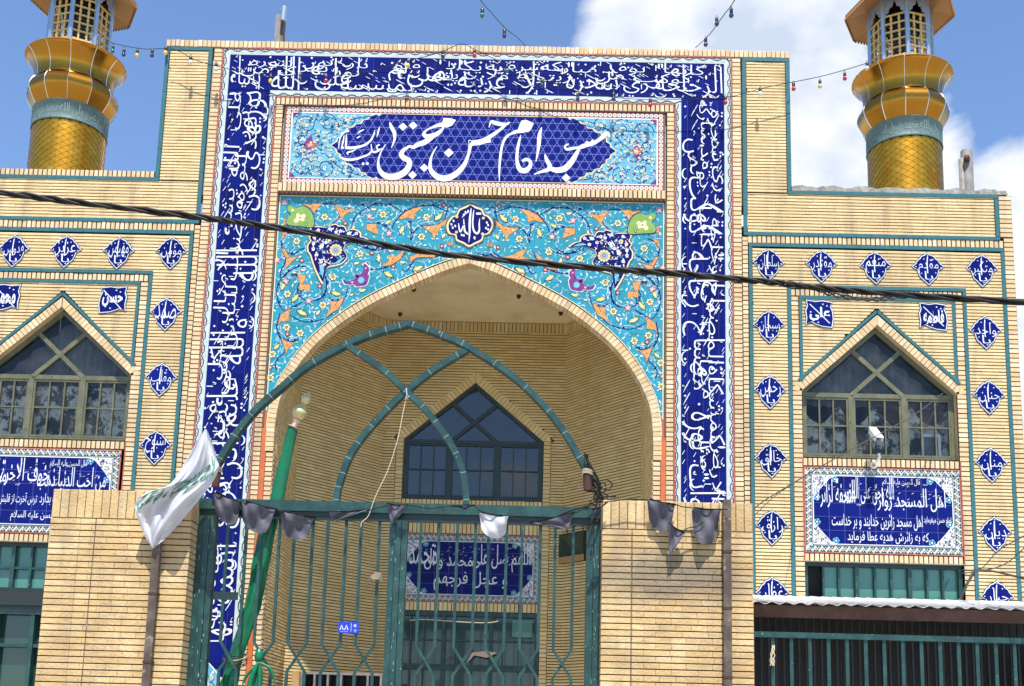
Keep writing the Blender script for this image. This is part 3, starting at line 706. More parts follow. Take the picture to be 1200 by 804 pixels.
def _ar(sg):
    P = lambda a, b: (sg*a, ZC+b)
    for sy in (1, -1):
        for (cx, cy, r, st) in ((2.12, .26, .15, 0), (1.86, .30, .13, 1.5), (2.16, .08, .10, 3), (1.60, .34, .10, 2)):
            pan.stroke([P(cx+r*(1-j/20)*cos(st+j*.45), sy*(cy+r*(1-j/20)*sin(st+j*.45))) for j in range(16)], .010, .0175+.0002*st, 'curve_blue', smooth=False)
            pan.disc(sg*cx, ZC+sy*cy, .036, .0184, 'turquoise_tile', 10); pan.disc(sg*cx, ZC+sy*cy, .026, .0188, 'curve_blue', 10)
            for j in range(5): pan.disc(sg*cx+.016*cos(j*1.257), ZC+sy*cy+.016*sin(j*1.257), .010, .0192, 'white_glaze', 6)
        pan.stroke([P(1.30, sy*.40), P(1.5, sy*.37), P(1.7, sy*.27), P(1.86, sy*.12), P(2.0, 0)], .008, .0181, 'curve_blue')
        pan.poly([P(2.00, sy*.01), P(2.05, sy*.10), P(2.03, sy*.16), P(2.11, sy*.07), P(2.14, sy*.01)], .0194, 'purple_glaze')
    pan.poly([P(1.96, 0), P(2.04, .055), P(2.12, 0), P(2.04, -.055)], .0198, 'red_tile'); pan.poly([P(2.02, 0), P(2.05, .024), P(2.09, 0), P(2.05, -.024)], .0202, 'pink_glaze')
    florets(pan, *sorted((sg*1.25, sg*2.28)), 8.51, 9.33, .0183, 620, 8+sg, lambda a, b: not inside(a*.975, ZC+(b-ZC)*.96) or abs(a) > 1.82, .022)
both(_ar)
for p, q, r, s in ((-2.30, 9.28, -2.22, 9.352), (2.30, 9.28, 2.22, 9.352), (-2.30, 8.564, -2.22, 8.492), (2.30, 8.564, 2.22, 8.492)): pan.poly([(p, q), (r, s), (p, s)], .0205, 'purple_glaze')
pan = part(pan, 'title_panel')
# star lattice: three families of lines at 60 degrees, clipped to the blue field
lat = G()
sp_ = .101
for th in (0, pi/3, -pi/3):
    nx, ny = -sin(th), cos(th); tx, ty = cos(th), sin(th)
    for i in range(-30, 31):
        o0 = (i+.5)*sp_
        run = None; s = -2.4
        while s <= 2.4:
            a, b = nx*o0*1.0+tx*s, ZC+ny*o0+ty*s; ok = inside(a, b)
            if ok and run is None: run = (a, b)
            if not ok and run is not None: lat.stroke([run, (a-tx*.02, b-ty*.02)], .0085, .0186+.0001*(1+th), 'line_blue', smooth=False); run = None
            s += .02
part(lat, 'star_lattice', pan)
tl = G()
A_ = lambda X, Y: fz(320+X/5, 120+Y/5)
B_ = lambda X, Y: fz(550+X/5, 120+Y/5)
C_ = lambda X, Y: fz(380+X/10.05, 130+Y/10.05)
PXM = .0101                                             # metres per photo pixel on the front
def S(cv, pts, c=.0200, m='white_glaze', sc_=5.0, g=None): (g or tl).stroke([(*cv(x, y), w_/sc_*PXM) for x, y, w_ in pts], .01, c, m)
def D(cv, x, y, r, sc_=5.0, c=.0203): a, b = cv(x, y); r = r/sc_*PXM; tl.poly([(a-r, b), (a, b-r), (a+r, b), (a, b+r)], c, 'white_glaze')
def Q(cv, pts, c=.0206): tl.poly([cv(*p) for p in pts], c, 'white_glaze')
# mojtaba
Q(A_, [(1000, 96), (1035, 98), (1072, 108), (1050, 140), (1022, 152), (985, 150)])
S(A_, [(1020, 130, 34), (965, 140, 22), (905, 165, 10), (885, 190, 22), (905, 205, 30), (950, 195, 30), (985, 170, 20), (1000, 150, 8)])
S(A_, [(935, 205, 30), (890, 238, 34), (850, 252, 30), (822, 268, 22), (800, 262, 16), (785, 272, 18), (765, 285, 24), (752, 310, 30), (770, 332, 34), (795, 345, 32), (798, 375, 34), (770, 415, 40), (715, 440, 42), (660, 435, 36), (625, 400, 24), (618, 350, 12), (632, 300, 8), (660, 250, 4)], .0213)
S(A_, [(684, 122, 6), (695, 150, 22), (712, 185, 22), (712, 225, 14), (694, 272, 4)])
for p in ((762, 148, 27), (822, 140, 27), (886, 388, 27), (818, 430, 27), (1030, 300, 30)): D(A_, *p)
part(tl, 'lettering', pan); tl = G()
# hasan
S(A_, [(962, 262, 4), (938, 300, 10), (922, 350, 16), (925, 400, 26), (960, 438, 36), (1010, 450, 40), (1070, 425, 36), (1120, 370, 26), (1145, 310, 18), (1155, 260, 20), (1152, 225, 16)])
S(A_, [(1155, 262, 16), (1175, 240, 28), (1200, 245, 26), (1240, 232, 30), (1275, 228, 26)], .0209)
S(B_, [(0, 245, 34), (45, 240, 34), (90, 225, 28), (130, 200, 24), (180, 165, 18), (225, 128, 12), (238, 122, 6)])
S(B_, [(232, 130, 10), (190, 134, 24), (150, 125, 26), (128, 118, 14), (116, 152, 5)], .0213)
part(tl, 'lettering', pan); tl = G()
# imam
S(B_, [(176, 468, 3), (176, 400, 12), (182, 320, 15), (195, 250, 15), (220, 205, 15), (265, 180, 20), (320, 168, 34)])
Q(B_, [(305, 112), (335, 108), (378, 128), (362, 162), (345, 180), (300, 172), (285, 160)])
S(B_, [(302, 196, 4), (290, 240, 16), (280, 300, 18), (280, 350, 20), (295, 395, 30), (325, 405, 34), (352, 385, 26), (358, 355, 20), (335, 338, 20), (310, 350, 16)])
S(B_, [(425, 150, 4), (412, 190, 22), (408, 240, 24), (402, 290, 16), (390, 352, 4)])
part(tl, 'lettering', pan); tl = G()
# masjid
S(B_, [(442, 308, 6), (452, 340, 22), (470, 375, 26), (462, 398, 26), (425, 410, 18), (378, 426, 5)])
S(B_, [(468, 390, 24), (510, 402, 34), (560, 392, 38), (600, 350, 34), (630, 300, 24), (640, 272, 14), (600, 276, 18), (570, 280, 16), (560, 262, 10), (582, 248, 10)], .0213)
S(B_, [(632, 275, 16), (664, 262, 28), (690, 254, 24), (715, 246, 30), (738, 238, 24), (760, 224, 22), (782, 206, 28), (802, 192, 36), (814, 196, 30), (818, 206, 12)]); D(B_, 690, 240, 12); D(B_, 722, 232, 12)
D(B_, 567, 447, 27)
part(tl, 'lettering', pan); tl = G()
# the small greeting to the left
k = dict(sc_=10.05)
S(C_, [(655, 195, 6), (640, 250, 20), (622, 318, 8)], **k); S(C_, [(598, 235, 8), (580, 300, 20), (545, 360, 24), (480, 410, 30), (400, 435, 34), (310, 445, 36), (250, 440, 34)], **k)
S(C_, [(265, 285, 8), (262, 360, 22), (255, 430, 24)], .0211, **k); S(C_, [(238, 295, 8), (225, 370, 20), (208, 452, 14), (235, 435, 22)], .0212, **k)
S(C_, [(290, 238, 40), (245, 258, 24), (205, 300, 14), (180, 370, 14), (172, 462, 5)], **k); S(C_, [(475, 228, 8), (430, 248, 20), (392, 278, 6)], **k); S(C_, [(425, 308, 18), (385, 330, 14)], **k)
S(C_, [(655, 405, 20), (620, 430, 18), (640, 465, 18), (690, 450, 10)], **k); S(C_, [(655, 470, 24), (600, 495, 26), (565, 480, 20), (555, 400, 10)], .0212, **k)
S(C_, [(565, 480, 16), (520, 525, 24), (460, 548, 26), (380, 575, 30), (290, 585, 34), (220, 570, 28), (175, 545, 10)], .0214, **k); S(C_, [(380, 462, 8), (330, 485, 18), (275, 502, 22), (285, 530, 8)], .0216, **k)
D(C_, 460, 632, 22, 10.05); D(C_, 510, 628, 22, 10.05)
part(tl, 'lettering', pan)
# ---- spandrels of the great arch: turquoise tiles with a mirrored garden of scrolls
spn = G(); spn.poly([(-2.405, 8.25)]+[(-p[0], p[1]) for p in reversed(AO)]+[(p[0], p[1]) for p in AO[1:]]+[(2.405, 5.0), (2.405, 8.25)][1:], .001, 'grout_line')
spn = part(spn, 'spandrel_panel')
tw, th_ = 2.405*2/24, .212
cnt = 0
for i in range(24):
    a0 = -2.405+i*tw+.0012; a1 = a0+tw-.0024
    for r in range(16):
        b1 = 8.25-r*th_; b0 = b1-th_+.0024
        lo = [(a0+(a1-a0)*j/6, arch_z(a0+(a1-a0)*j/6)+.004) for j in range(7)]
        if min(z for _, z in lo) > b1-.01: continue
        bot = [(a, max(z, b0)) for a, z in lo]
        pts = [(a, z) for a, z in bot if z < b1-.001]
        if len(pts) < 2: continue
        g = G()
        top = [p for p in [(a1, b1), (a0, b1)]]
        if lo[0][1] >= b1: top = [(a1, b1), (pts[0][0], b1)]
        if lo[-1][1] >= b1: top = [(pts[-1][0], b1), (a0, b1)]
        g.prism(pts+top, 0, .012, 'turquoise_tile'); g.build('tile', spn)
orn = G(); SC = .0135
def k4(x, y): return fz(320+x/7.308, 230+y/7.308)
def k5(x, y): return fz(430+x/7.308, 230+y/7.308)
def k1(x, y): return fz(310+x/10, 320+y/10)
def k2(x, y): return fz(300+x/8.933, 380+y/8.933)
def k3(x, y): return fz(400+x/10, 290+y/10)
def kp(x, y): return fz(x, y)
def inreg(a, b): return abs(a) < 2.39 and b < 8.235 and b > arch_z(a)+.03
def mir(f):
    for sg in (1, -1): f(lambda p: (p[0]*(-sg if 1 else 1)*1.0 if sg > 0 else p[0], p[1]), sg)
def dense(P, k=5): return crom(P, k)
CURVES = [(k4, [(515, 252), (520, 235), (555, 205), (575, 165), (560, 110), (525, 72), (450, 68), (390, 92), (352, 140), (343, 200), (358, 255), (400, 290)]),
 (k4, [(540, 85), (600, 112), (680, 118), (740, 78), (800, 90), (830, 110)]), (k4, [(820, 95), (740, 145), (690, 205), (670, 285)]),
 (k4, [(190, 300), (120, 325), (78, 375), (75, 430), (95, 460), (130, 490), (185, 500), (225, 465), (272, 450)]),
 (k4, [(78, 470), (108, 540), (90, 600), (65, 650), (68, 705)]), (k4, [(90, 700), (140, 645), (210, 608), (290, 605)]),
 (k4, [(160, 682), (200, 680), (232, 730), (240, 800), (238, 860)]), (k4, [(420, 650), (458, 710), (458, 800), (430, 860), (380, 900)]), (k4, [(715, 410), (780, 445), (877, 465), (950, 455), (1000, 430)]),
 (k5, [(0, 100), (60, 76), (130, 70), (220, 85), (310, 145)]), (k5, [(212, 285), (250, 210), (330, 132), (430, 92), (550, 84), (640, 112), (680, 138)]),
 (k5, [(745, 118), (725, 92), (700, 98), (682, 140), (665, 200), (600, 248), (480, 255), (412, 300), (378, 380)]), (k5, [(350, 212), (378, 250), (375, 380)]),
 (k5, [(0, 240), (100, 236), (160, 262), (186, 288)]), (k5, [(-60, 400), (0, 445), (80, 455), (150, 412)]), (k5, [(20, 630), (130, 622), (220, 592), (300, 525), (350, 450)]),
 (k5, [(305, 628), (340, 645), (378, 595), (425, 535), (560, 528), (640, 500), (690, 470)]),
 (k1, [(268, 0), (180, 95), (145, 230), (175, 370), (235, 450)]), (k1, [(318, 35), (345, 10), (390, 35), (412, 100), (385, 190), (410, 270), (478, 320)]),
 (k1, [(690, 0), (725, 100), (715, 210), (665, 290), (580, 330)]), (k1, [(440, 350), (320, 408), (230, 460)]), (k1, [(300, 500), (440, 570), (560, 572), (700, 540), (850, 430), (940, 310), (978, 180)]),
 (k1, [(760, 290), (800, 330), (860, 330), (925, 298)]), (k1, [(180, 480), (152, 600), (155, 700), (195, 775)]),
 (k2, [(215, 0), (230, 90), (290, 200), (302, 290), (225, 365), (203, 425), (218, 480)]), (k2, [(290, 150), (370, 186), (450, 160)]),
 (k5, [(640, 520), (700, 500), (760, 505), (830, 480)])]
AMBER = [(k4, [(522, 78), (560, 95), (620, 122), (705, 108), (645, 145), (612, 165), (592, 212), (575, 172), (560, 130)]), 
 (k5, [(0, 243), (82, 240), (82, 275), (102, 332), (55, 315), (0, 290)]), (k4, [(75, 458), (102, 455), (120, 490), (150, 532), (218, 518), (165, 560), (140, 590), (105, 622), (118, 540)]),
 (k4, [(250, 65), (330, 82), (350, 60), (430, 70), (382, 100), (350, 152), (330, 110)]),
 (k4, [(88, 310), (140, 303), (100, 345), (70, 388)]), (k4, [(95, 180), (120, 215), (118, 245), (88, 250)]),
 (k5, [(275, 192), (330, 140), (400, 110), (482, 95), (410, 150), (402, 208), (350, 185), (290, 202)]), (k5, [(480, 258), (560, 258), (620, 245), (686, 195), (672, 240), (622, 280), (592, 330), (572, 382), (560, 320), (505, 288)]),
 (k5, [(120, 605), (188, 560), (190, 508), (250, 520), (320, 460), (290, 540), (212, 590)]), (k5, [(400, 443), (470, 460), (500, 488), (582, 508), (582, 526), (450, 525), (405, 540), (376, 572), (370, 520), (430, 500)]),
 (k5, [(685, 400), (745, 405), (730, 430), (700, 425)]), (k1, [(388, 18), (485, 35), (470, 90), (440, 142), (532, 135), (532, 232), (470, 195), (410, 208), (416, 120)]),
 (k1, [(908, 292), (925, 322), (862, 430), (718, 508), (780, 420), (778, 335), (860, 340)]), (k1, [(310, 425), (290, 480), (282, 562), (190, 572), (160, 612), (190, 498), (240, 460)]),
 (k2, [(268, 148), (330, 190), (405, 200), (342, 250), (320, 312), (298, 240)])]
FLOWERS = [(380.5, 255), (348, 283), (422, 298), (449, 252), (500, 255), (458.5, 292), (494, 278), (337, 345), (378.5, 358), (390.5, 325), (352, 391), (319.5, 415.5), (317, 443), (336, 384)]
ROS = [(405, 262.5), (354, 306), (461, 313), (520, 241), (487, 319.5), (375, 336), (337, 392), (317, 431), (518, 289), (436, 297)]
STARS = [(456, 274), (362, 353), (333.5, 237.5), (325, 305), (335, 330.5), (433, 254)]
LEAVES = [(471, 270, 6.5, 70), (514, 255, 7, 45), (490, 315, 7, 25), (444, 303, 6, 95), (455, 322, 6.5, -30), (346, 350, 6.5, 52), (332, 336, 6, 70), (394, 344.5, 6.5, -12), (354, 367, 7, -25), (455, 261, 5, 30), (425, 341, 5, 15), (418, 309, 4, 20), (400, 304, 4, 10), (355, 317, 3.5, -10), (432, 320, 4, 85), (324.5, 407, 5, 45), (501, 256, 3, 0), (438, 246, 4, 0), (472, 308, 4, 0), (414, 268, 4, 60), (427, 310, 4, 30), (373, 367, 4, 60), (345, 320, 3, 0), (331, 265, 3, 90), (502, 268, 3, 45), (520, 277, 4, 60), (388, 323, 4, 0), (412, 346, 3, 10)]
def draw(sg):
    X = lambda p: (p[0]*sg, p[1])
    rnd = random.Random(11)
    cell = []
    while len(cell) < 620:                              # small sprigs between the scrolls
        a, b = rnd.uniform(-2.38, 0), rnd.uniform(5.2, 8.22)
        if not inreg(a, b) or any((a-x)**2+(b-y)**2 < .0024 for x, y in cell): 
            if rnd.random() < .01: cell.append((9, 9))
            continue
        cell.append((a, b)); an = rnd.random()*3.14; r = rnd.uniform(.012, .030); x, y = cos(an)*r, sin(an)*r; m = rnd.choice(['white_glaze']*4+['cream_glaze', 'sky_glaze', 'sky_glaze', 'yellow_glaze'])
        orn.poly([X((a-x, b-y)), X((a+y*.35, b-x*.35)), X((a+x, b+y)), X((a-y*.35, b+x*.35))], SC+.0002, m)
        if rnd.random() < .5: orn.stroke([X((a, b)), X((a+x*2.2+y, b+y*2.2-x)), X((a+x*3.3, b+y*3.3))], .0045, SC+.0001, 'white_glaze', smooth=False)
    for cv, P in CURVES:                                # thin white under-scrolls weaving round the blue ones
        for ph in (0, 2.2):
            Q_ = [(q[0]+.045*sin(i*.55+ph), q[1]+.045*cos(i*.48+ph)) for i, q in enumerate(dense([cv(*p) for p in P], 6))]; run = []
            for q in Q_+[(9, 9)]:
                if inreg(*q): run.append(q)
                else:
                    if len(run) > 2: orn.stroke([X(r) for r in run], .0048, SC+.0003, 'cell_white' if 0 else ('white_glaze' if ph else 'sky_glaze'), smooth=False)
                    run = []
    for cv, P in CURVES:
        Q_ = [q for q in dense([cv(*p) for p in P], 6) if inreg(*q)]
        if len(Q_) < 3: continue
        orn.stroke([X(q) for q in Q_], .0115, SC+.0006, 'curve_blue', smooth=False)
        for tt in (.35, .7):
            q = Q_[int(len(Q_)*tt)]; q2 = Q_[min(int(len(Q_)*tt)+1, len(Q_)-1)]; dx, dy = q2[0]-q[0], q2[1]-q[1]; d = sqrt(dx*dx+dy*dy) or 1
            orn.poly([X((q[0]-dx/d*.03, q[1]-dy/d*.03)), X((q[0]-dy/d*.030, q[1]+dx/d*.030)), X((q[0]+dx/d*.015, q[1]+dy/d*.015))], SC+.0007, 'curve_blue')
    for cv, P in AMBER:
        q = [cv(*p) for p in P]; orn.stroke([X(p) for p in q+[q[0]]], .013, SC+.0010, 'brown_trim', smooth=False); orn.poly([X(p) for p in q], SC+.0012, 'amber_glaze')
        cx = sum(p[0] for p in q)/len(q); cy = sum(p[1] for p in q)/len(q)
        for i_, p in enumerate(q[::2]):
            t = .62; a, b = cx+(p[0]-cx)*t, cy+(p[1]-cy)*t
            orn.poly([X((a-.009, b)), X((a, b-.006)), X((a+.009, b+.002)), X((a, b+.008))], SC+.0014+.00012*i_, 'amber_dark')
        orn.disc(cx*sg, cy, .010, SC+.0026, 'red_tile', 6)
    for x, y in FLOWERS:
        a, b = fz(x, y); orn.disc(a*sg, b, .020, SC+.0018, 'black_glaze', 8)
        for j in range(6):
            t = j*pi/3+.2; orn.disc(a*sg+.031*cos(t), b+.031*sin(t), .0185, SC+.0017, 'black_glaze', 8); orn.disc(a*sg+.031*cos(t), b+.031*sin(t), .0150, SC+.0020, 'cream_glaze', 8)
        orn.disc(a*sg, b, .011, SC+.0022, 'yellow_glaze', 6); orn.disc(a*sg, b, .005, SC+.0024, 'black_glaze', 5)
    for x, y in ROS:
        a, b = fz(x, y); orn.disc(a*sg, b, .031, SC+.0018, 'black_glaze', 10); orn.disc(a*sg, b, .024, SC+.0020, 'red_tile', 10); orn.disc(a*sg, b, .013, SC+.0022, 'pink_glaze', 8); orn.disc(a*sg, b, .006, SC+.0024, 'white_glaze', 5)
    for x, y in STARS:
        a, b = fz(x, y); orn.poly([(a*sg+(.062 if j % 2 == 0 else .026)*cos(j*pi/5+.3), b+(.062 if j % 2 == 0 else .026)*sin(j*pi/5+.3)) for j in range(10)], SC+.0018, 'purple_glaze')
        orn.poly([(a*sg+(.046 if j % 2 == 0 else .022)*cos(j*pi/5+.3), b+(.046 if j % 2 == 0 else .022)*sin(j*pi/5+.3)) for j in range(10)], SC+.0020, 'pink_glaze'); orn.disc(a*sg, b, .013, SC+.0022, 'cream_glaze', 6)
    for x, y, r, an in LEAVES:
        a, b = fz(x, y); r *= .0101; t = radians(an)
        L_ = [(-1, 0), (-.5, -.3), (.1, -.42), (.6, -.25), (1.1, .02), (.5, .35), (-.1, .30), (-.35, .55), (-.6, .25)]
        f = lambda k: [X((a+(p*cos(t)-q*sin(t))*r*k, b+(p*sin(t)+q*cos(t))*r*k)) for p, q in L_]
        orn.poly(f(1.18), SC+.0018, 'curve_blue'); orn.poly(f(.95), SC+.0020, 'yellow_glaze' if r > .05 else 'cream_glaze'); orn.poly(f(.4), SC+.0022, 'cream_glaze')
    def lobed(cv, P, cols, c0):
        q = crom([cv(*p) for p in P], 3, True); cx = sum(p[0] for p in q)/len(q); cy = sum(p[1] for p in q)/len(q)
        for i, (m, e) in enumerate(cols):
            r = [X((cx+(p[0]-cx)*(1+e*5), cy+(p[1]-cy)*(1+e*5))) for p in q]
            orn.poly(r, SC+c0+.0003*i, m); continue
            r = []
            for j, p in enumerate(q):
                p0, p1 = q[j-1], q[(j+1) % len(q)]; dx, dy = p1[0]-p0[0], p1[1]-p0[1]; d = sqrt(dx*dx+dy*dy) or 1
                s_ = 1 if (sum((q[k][0]-q[k-1][0])*(q[k][1]+q[k-1][1]) for k in range(len(q))) > 0) else -1
                r.append(X((p[0]-dy/d*e*s_, p[1]+dx/d*e*s_)))
            orn.poly(r, SC+c0+.0003*i, m)
        return cx, cy
    kR = lambda x, y: (-fz(660+x/10, 230+y/10)[0], fz(660+x/10, 230+y/10)[1])
    lobed(kR, [(80, 600), (150, 552), (205, 540), (212, 495), (265, 462), (330, 463), (370, 482), (392, 440), (425, 424), (470, 428), (500, 408), (560, 426), (592, 468), (620, 448), (700, 445), (772, 450), (784, 490), (762, 530), (794, 570), (772, 610), (804, 660), (797, 730), (765, 770), (735, 850), (690, 950), (620, 1070), (600, 1075), (590, 1000), (560, 905), (480, 880), (400, 850), (345, 775), (388, 700), (372, 640), (300, 612), (200, 592)],
          [('brown_trim', .018), ('cream_glaze', .011), ('navy_glaze', 0)], .0030)
    a, b = kR(478, 705); a *= sg; r = .072
    for j in range(12): orn.disc(a+r*.90*cos(j*.5236), b+r*.90*sin(j*.5236), r*.30, SC+.0042, 'brown_trim', 7); orn.disc(a+r*.88*cos(j*.5236), b+r*.88*sin(j*.5236), r*.22, SC+.0044, 'cream_glaze', 7)
    orn.disc(a, b, r*.68, SC+.0046, 'amber_glaze', 14); orn.disc(a, b, r*.52, SC+.0048, 'sky_glaze', 14); orn.disc(a, b, r*.24, SC+.0050, 'navy_glaze', 8); orn.disc(a, b, r*.12, SC+.0052, 'white_glaze', 6)
    for i, (x, y) in enumerate(((250, 500), (305, 572), (395, 550), (490, 495), (545, 560), (600, 620), (675, 540), (650, 660), (745, 700), (700, 770), (640, 850), (740, 570), (560, 460), (700, 480), (330, 500), (620, 960), (440, 480), (745, 640))):
        a, b = kR(x, y); a *= sg; q = .020 if i == 6 else .0145
        for j in range(5): orn.disc(a+q*cos(j*1.257+.4), b+q*sin(j*1.257+.4), q*.62, SC+.0043, 'cream_glaze' if i == 6 else 'white_glaze', 6)
        orn.disc(a, b, q*.45, SC+.0045, 'pink_glaze' if i % 2 else 'navy_glaze', 6)
    RG = [(-fz(660+x/10, 230+y/10)[0], fz(660+x/10, 230+y/10)[1]) for x, y in ((230, 500), (370, 500), (425, 445), (560, 445), (760, 470), (745, 540), (770, 610), (780, 700), (740, 790), (640, 1000), (600, 900), (480, 860), (380, 790), (400, 640))]
    def inpoly(a, b):
        c_ = False
        for (x1, y1), (x2, y2) in zip(RG, RG[1:]+RG[:1]):
            if (y1 > b) != (y2 > b) and a < (x2-x1)*(b-y1)/(y2-y1)+x1: c_ = not c_
        return c_
    ca, cb = kR(478, 705)
    for i_ in range(400):
        a, b = rnd.uniform(min(p[0] for p in RG), max(p[0] for p in RG)), rnd.uniform(min(p[1] for p in RG), max(p[1] for p in RG))
        if not inpoly(a, b) or (a-ca)**2+(b-cb)**2 < .0095: continue
        an = rnd.random()*3.14; r = rnd.uniform(.012, .026); x, y = cos(an)*r, sin(an)*r
        orn.poly([X((a-x, b-y)), X((a+y*.4, b-x*.4)), X((a+x, b+y)), X((a-y*.4, b+x*.4))], SC+.00395+.0000005*i_, rnd.choice(['white_glaze', 'cream_glaze', 'turquoise_tile', 'navy_glaze', 'amber_glaze', 'sky_glaze', 'navy_glaze', 'white_glaze']))
    for P2 in ([(480, 515), (530, 560), (590, 590), (545, 585)], [(560, 515), (600, 570), (610, 600), (575, 570)], [(620, 615), (640, 660), (680, 700), (630, 690)], [(300, 480), (340, 490), (360, 520), (320, 510)]): orn.poly([X(kR(*p)) for p in P2], SC+.0046, 'white_glaze')
    orn.poly([X(kR(*p)) for p in [(110, 595), (170, 565), (230, 555), (275, 575), (220, 585)]], SC+.0046, 'sky_glaze'); orn.poly([X(kR(*p)) for p in [(600, 900), (660, 880), (650, 950), (610, 1040)]], SC+.0046, 'sky_glaze')
    orn.poly([X(kR(*p)) for p in [(360, 780), (420, 800), (470, 850), (540, 880), (430, 860)]], SC+.0046, 'sky_glaze')
    # green palmette in the corner
    q = lobed(k4, [(128, 90), (165, 88), (205, 106), (260, 90), (320, 125), (350, 195), (345, 268), (240, 262), (130, 250), (120, 205), (155, 160), (128, 130)], [('curve_blue', .010), ('green_glaze', 0)], .0054)
    for x, y, r in ((225, 190, 30), (265, 175, 20), (200, 215, 22), (255, 205, 20), (170, 125, 14), (215, 165, 16)): a, b = k4(x, y); orn.disc(a*sg, b, r*.0101/7.308, SC+.0062+r*.00001, 'cream_glaze', 8)
    a, b = k4(232, 190); orn.disc(a*sg, b, .012, SC+.0068, 'amber_dark', 6); a, b = k4(287, 245); orn.disc(a*sg, b, .020, SC+.0064, 'black_glaze', 8); orn.disc(a*sg, b, .011, SC+.0066, 'cream_glaze', 6)
    # purple half palmette
    lobed(k3, [(268, 192), (320, 232), (330, 270), (312, 320), (330, 340), (300, 440), (240, 460), (180, 465), (150, 440), (100, 445), (40, 430), (18, 372), (60, 402), (110, 398), (160, 365), (158, 315), (205, 322), (245, 305), (262, 260)], [('white_glaze', .012), ('purple_glaze', 0)], .0030)
    a, b = k3(235, 390); orn.disc(a*sg, b, .040, SC+.0038, 'sky_glaze', 10); a, b = k3(190, 345); orn.disc(a*sg, b, .020, SC+.0040, 'navy_glaze', 8)
    a, b = k3(130, 415); orn.disc(a*sg, b, .016, SC+.0040, 'pink_glaze', 8); a, b = k3(290, 250); orn.disc(a*sg, b, .012, SC+.0040, 'pink_glaze', 8)
draw(1); draw(-1)
orn.stroke([(-2.397, 8.24), (2.397, 8.24)], .012, SC+.006, 'cream_glaze', smooth=False)
for sg in (1, -1): orn.stroke([(sg*2.392, 5.5), (sg*2.392, 8.24)], .012, SC+.006, 'cream_glaze', smooth=False)
part(orn, 'scrollwork', spn)
# central cartouche with the name
kc = lambda x, y: (fz(500+x/10, 230+y/10)[0]+.005, fz(500+x/10, 230+y/10)[1])
P = [(510, 108), (575, 142), (640, 165), (668, 225), (722, 250), (772, 340), (722, 440), (660, 460), (640, 520), (560, 560), (492, 592), (430, 555), (350, 520), (335, 460), (262, 440), (240, 340), (300, 250), (350, 235), (380, 170), (450, 138)]
q = [kc(*p) for p in P]; cx, cy = kc(505, 348); med = G()
sc_ = lambda k: [(cx+(a-cx)*k, cy+(b-cy)*k) for a, b in crom(q, 3, True)]
med.prism(sc_(1.10), .0, .0205, 'brown_trim'); med.poly(sc_(1.04), .0212, 'cream_glaze'); med.poly(sc_(.95), .0219, 'navy_glaze')
for x, y in ((350, 250), (660, 265), (345, 430), (650, 450)): a, b = kc(x, y); med.disc(a, b, .020, .0225, 'yellow_glaze', 6)
med = part(med, 'cartouche')
cl = G(); s_ = dict(sc_=10., c=.0232, g=cl)
S(kc, [(518, 150, 8), (508, 230, 24), (500, 330, 26), (500, 440, 22), (490, 550, 5)], **s_); S(kc, [(548, 170, 8), (540, 250, 16), (535, 330, 18), (548, 410, 22), (585, 445, 26), (612, 410, 20), (612, 330, 16), (618, 270, 6)], **s_)
S(kc, [(430, 275, 8), (435, 350, 18), (445, 420, 24), (480, 450, 20), (500, 440, 12)], **s_); S(kc, [(370, 325, 8), (378, 390, 18), (395, 425, 18), (430, 345, 10), (445, 330, 8)], **s_)
for x, y in ((585, 215), (605, 215), (625, 215), (405, 465), (430, 470), (700, 320), (715, 350), (690, 385), (715, 400), (285, 340), (310, 300), (330, 360), (300, 380), (555, 495), (450, 200), (480, 185), (430, 230)):
    a, b = kc(x, y); cl.poly([(a-.012, b+.012), (a+.008, b+.018), (a+.014, b-.010), (a-.004, b-.014)], .0236, 'white_glaze')
S(kc, [(410, 260, 6), (450, 215, 12), (490, 195, 6)], **s_); S(kc, [(545, 505, 10), (565, 490, 12), (560, 520, 6)], **s_)
part(cl, 'lettering', med)

